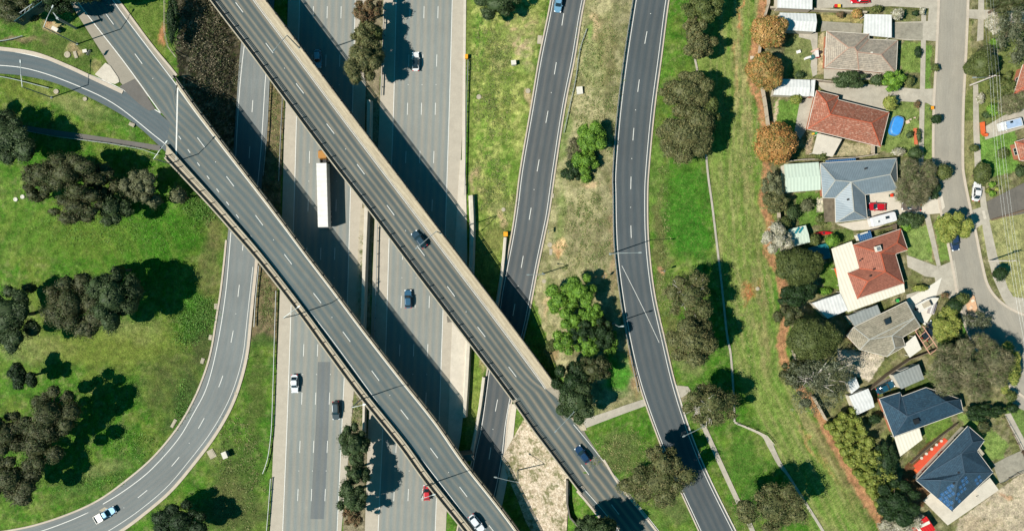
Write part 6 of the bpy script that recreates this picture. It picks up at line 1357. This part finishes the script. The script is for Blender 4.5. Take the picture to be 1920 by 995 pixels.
ST_['tuss'] = dict(p=pal((100,92,70),(116,106,80),(88,104,56),(176,164,134),(80,84,56)))
ST_['tus2'] = dict(p=pal((134,144,84),(116,134,70),(164,158,104),(104,126,62)))
weeds('weeds', 'bright green weeds and clover clumps in the western pasture', [(372,590,34,50,260,.4,.4),(385,390,40,34,160,.4,.3),(345,620,24,40,90,.4,.4),(345,780,18,70,120,.4,.3),(160,900,120,20,120,.4,.3),(250,830,60,26,80,.4,.3),(200,430,160,50,160,.4,.3),(322,50,8,45,90,.4,.5)], 'weed')
weeds('groundcover_planting', 'dark brown ground cover planted on the embankment between the bridges', [(378,60,52,80,650,.35,.35),(405,140,40,40,350,.35,.35),(400,215,34,60,220,.35,.3)], 'tuss')
weeds('grass_tussocks', 'scattered grass tussocks on the verges and the island', [(925,150,45,140,700,.25,.2),(925,350,38,90,320,.25,.2),(1120,170,45,190,700,.25,.2),(1095,440,50,110,420,.25,.2),(515,280,10,230,160,.2,.2),(500,560,18,60,130,.25,.2),(676,470,4,110,120,.2,.35),(445,880,60,110,360,.25,.2),(1165,850,50,50,260,.25,.2),(1245,500,16,260,260,.25,.2),(1400,400,60,380,700,.22,.15),(1010,890,34,80,26,.3,.2),(670,775,16,30,60,.2,.3)], 'tus2')
# ---- small yard things
gbin = 'wheelie bins and yard clutter'
def bin_(label, x, y, c, rz=0):
    root = thing('wheelie_bin', label, 'bin', P(x, y, PL+.08), gbin, rz); carpart(root, MB().rings([[(px_, py_, z_) for px_, py_ in sup(.3*s_, .34*s_, 6, 12)] for z_, s_ in ((.05,.8),(.95,1.0))]), 'bin_body', plain('bin_plastic', col(60,90,70), .6)); carpart(root, MB().box((0,0,1.0),(.7,.76,.1)), 'bin_lid', plain('bin_lid_plastic', col(*c), .5))
bin_('yellow-orange lidded bin on the verge beside the kerb', 1744, 204, (250,160,40)); bin_('red lidded bin beside the top fence', 1564, 14, (214,40,40)); bin_('yellow lidded bin beside the red one at the top fence', 1570, 14, (246,196,70)); bin_('green lidded bin by the cream veranda end', 1679, 563, (60,170,80)); bin_('red lidded bin at the door of the metal roofed house', 1668, 367, (230,70,40))
def clutter(label, x, y, parts, name='play_equipment', cat='play equipment'):
    root = thing(name, label, cat, P(x, y, PL+.06))
    for i, (dx_, dy_, z_, sx, sy, sz, c, rz, nm) in enumerate(parts): carpart(root, MB().box((dx_, dy_, z_), (sx, sy, sz), rz), nm, plain(nm, col(*c), .6))
clutter('jumble of toys and garden furniture on the grey-brown house lawn', 1525, 104, [(-1.6,-.8,.5,1.4,.5,.9,(236,232,226),.3,'slide'),(-.5,-.6,.4,.9,.9,.7,(60,110,110),.6,'toy_box'),(.6,.2,.45,.7,1.6,.8,(226,220,214),.1,'bench'),(.9,-.5,.4,.7,.5,.6,(160,60,50),.2,'toy_crate'),(.2,1.1,.3,1.9,.4,.3,(220,180,160),.4,'plank'),(1.4,.6,.35,.6,.6,.6,(60,54,50),.9,'barbecue')])
clutter('white garden chair lying on the lawn by the autumn trees', 1496, 98, [(0,0,.2,.9,.7,.1,(240,236,230),.3,'seat'),(.4,.1,.35,.1,.7,.4,(240,236,230),.3,'backrest')], 'garden_chair','chair')
clutter('green and orange toy tractor on the paving below the red roof', 1526, 251, [(0,0,.4,1.2,.5,.4,(60,150,90),.2,'toy_body'),(-.4,-.1,.55,.5,.4,.4,(240,190,60),.2,'toy_seat')], 'toy_tractor','toy')
clutter('small round stones and bird bath on the front lawn', 1701, 229, [(0,0,.2,.7,.8,.4,(226,200,180),.4,'rock'),(.7,.6,.15,.4,.3,.3,(220,196,178),.1,'rock'),(1.7,1.0,.15,.4,.3,.3,(216,190,170),.1,'rock')], 'garden_rocks','rocks')
clutter('long low brick edging between lawn and footpath', 1716, 256, [(0,0,.18,.7,3.9,.36,(208,112,76),.05,'edging')], 'brick_edging','edging')
clutter('stack of grey building boards beside the boat', 1745, 578, [(0,0,.5,1.3,2.6,.9,(180,172,168),-.3,'board_stack'),(.5,.2,.98,.25,2.5,.08,(90,90,96),-.3,'strap'),(-.3,0,.98,.25,2.5,.08,(230,226,220),-.3,'strap')], 'board_pile','building material')
clutter('pale rocks in the walled street corner garden', 1820, 570, [(0,0,.2,2.2,4.0,.4,(222,178,140),.25,'rock_bed'),(.2,.9,.45,.7,.6,.3,(236,220,196),.4,'rock'),(-.3,-.8,.45,.8,.6,.3,(230,200,170),.9,'rock')], 'rock_garden','rocks')
clutter('teal tarpaulin shade cover over the dark yard by the olive tree', 1530, 474, [(0,0,2.0,4.8,3.6,.05,(24,110,120),.25,'shade_cloth'),(-2.2,-1.4,1.0,.08,.08,2.0,(90,90,90),0,'post'),(2.0,1.4,1.0,.08,.08,2.0,(90,90,90),0,'post')], 'shade_cloth','shade cloth')
clutter('two skylight panes on the pale green shed roof corner', 1487, 433, [(0,0,2.5,.5,1.6,.08,(30,130,140),-.6,'pane'),(.9,.1,2.5,.5,1.6,.08,(30,130,140),-.6,'pane')], 'skylight_pair','skylight')
for i, (x_, y_) in enumerate([(1722,834),(1734,828),(1746,822),(1729,820),(1741,841)]):
    pass
o = thing('terrace_paving', 'red paved terrace with round pale stones left of the orange decking', 'terrace', P(1740,850,PL)); MB().prism([P(x_, y_, PL)[:] for x_, y_ in [(1712,872),(1770,820),(1778,826),(1742,862),(1722,884)]], PL-.2, PL+.13).build('paving', plain('red_paving', col(214,84,54), .8), o)
for x_, y_ in [(1737,850),(1747,841),(1756,833),(1765,826),(1728,858)]:
    q_ = P(x_, y_, PL+.15); MB().rings([[(q_.x+math.cos(2*math.pi*k/12)*.35, q_.y+math.sin(2*math.pi*k/12)*.35, q_.z+z_) for k in range(12)] for z_ in (-.1,.05)]).build('stepping_stone', M['conc_pale'], o)
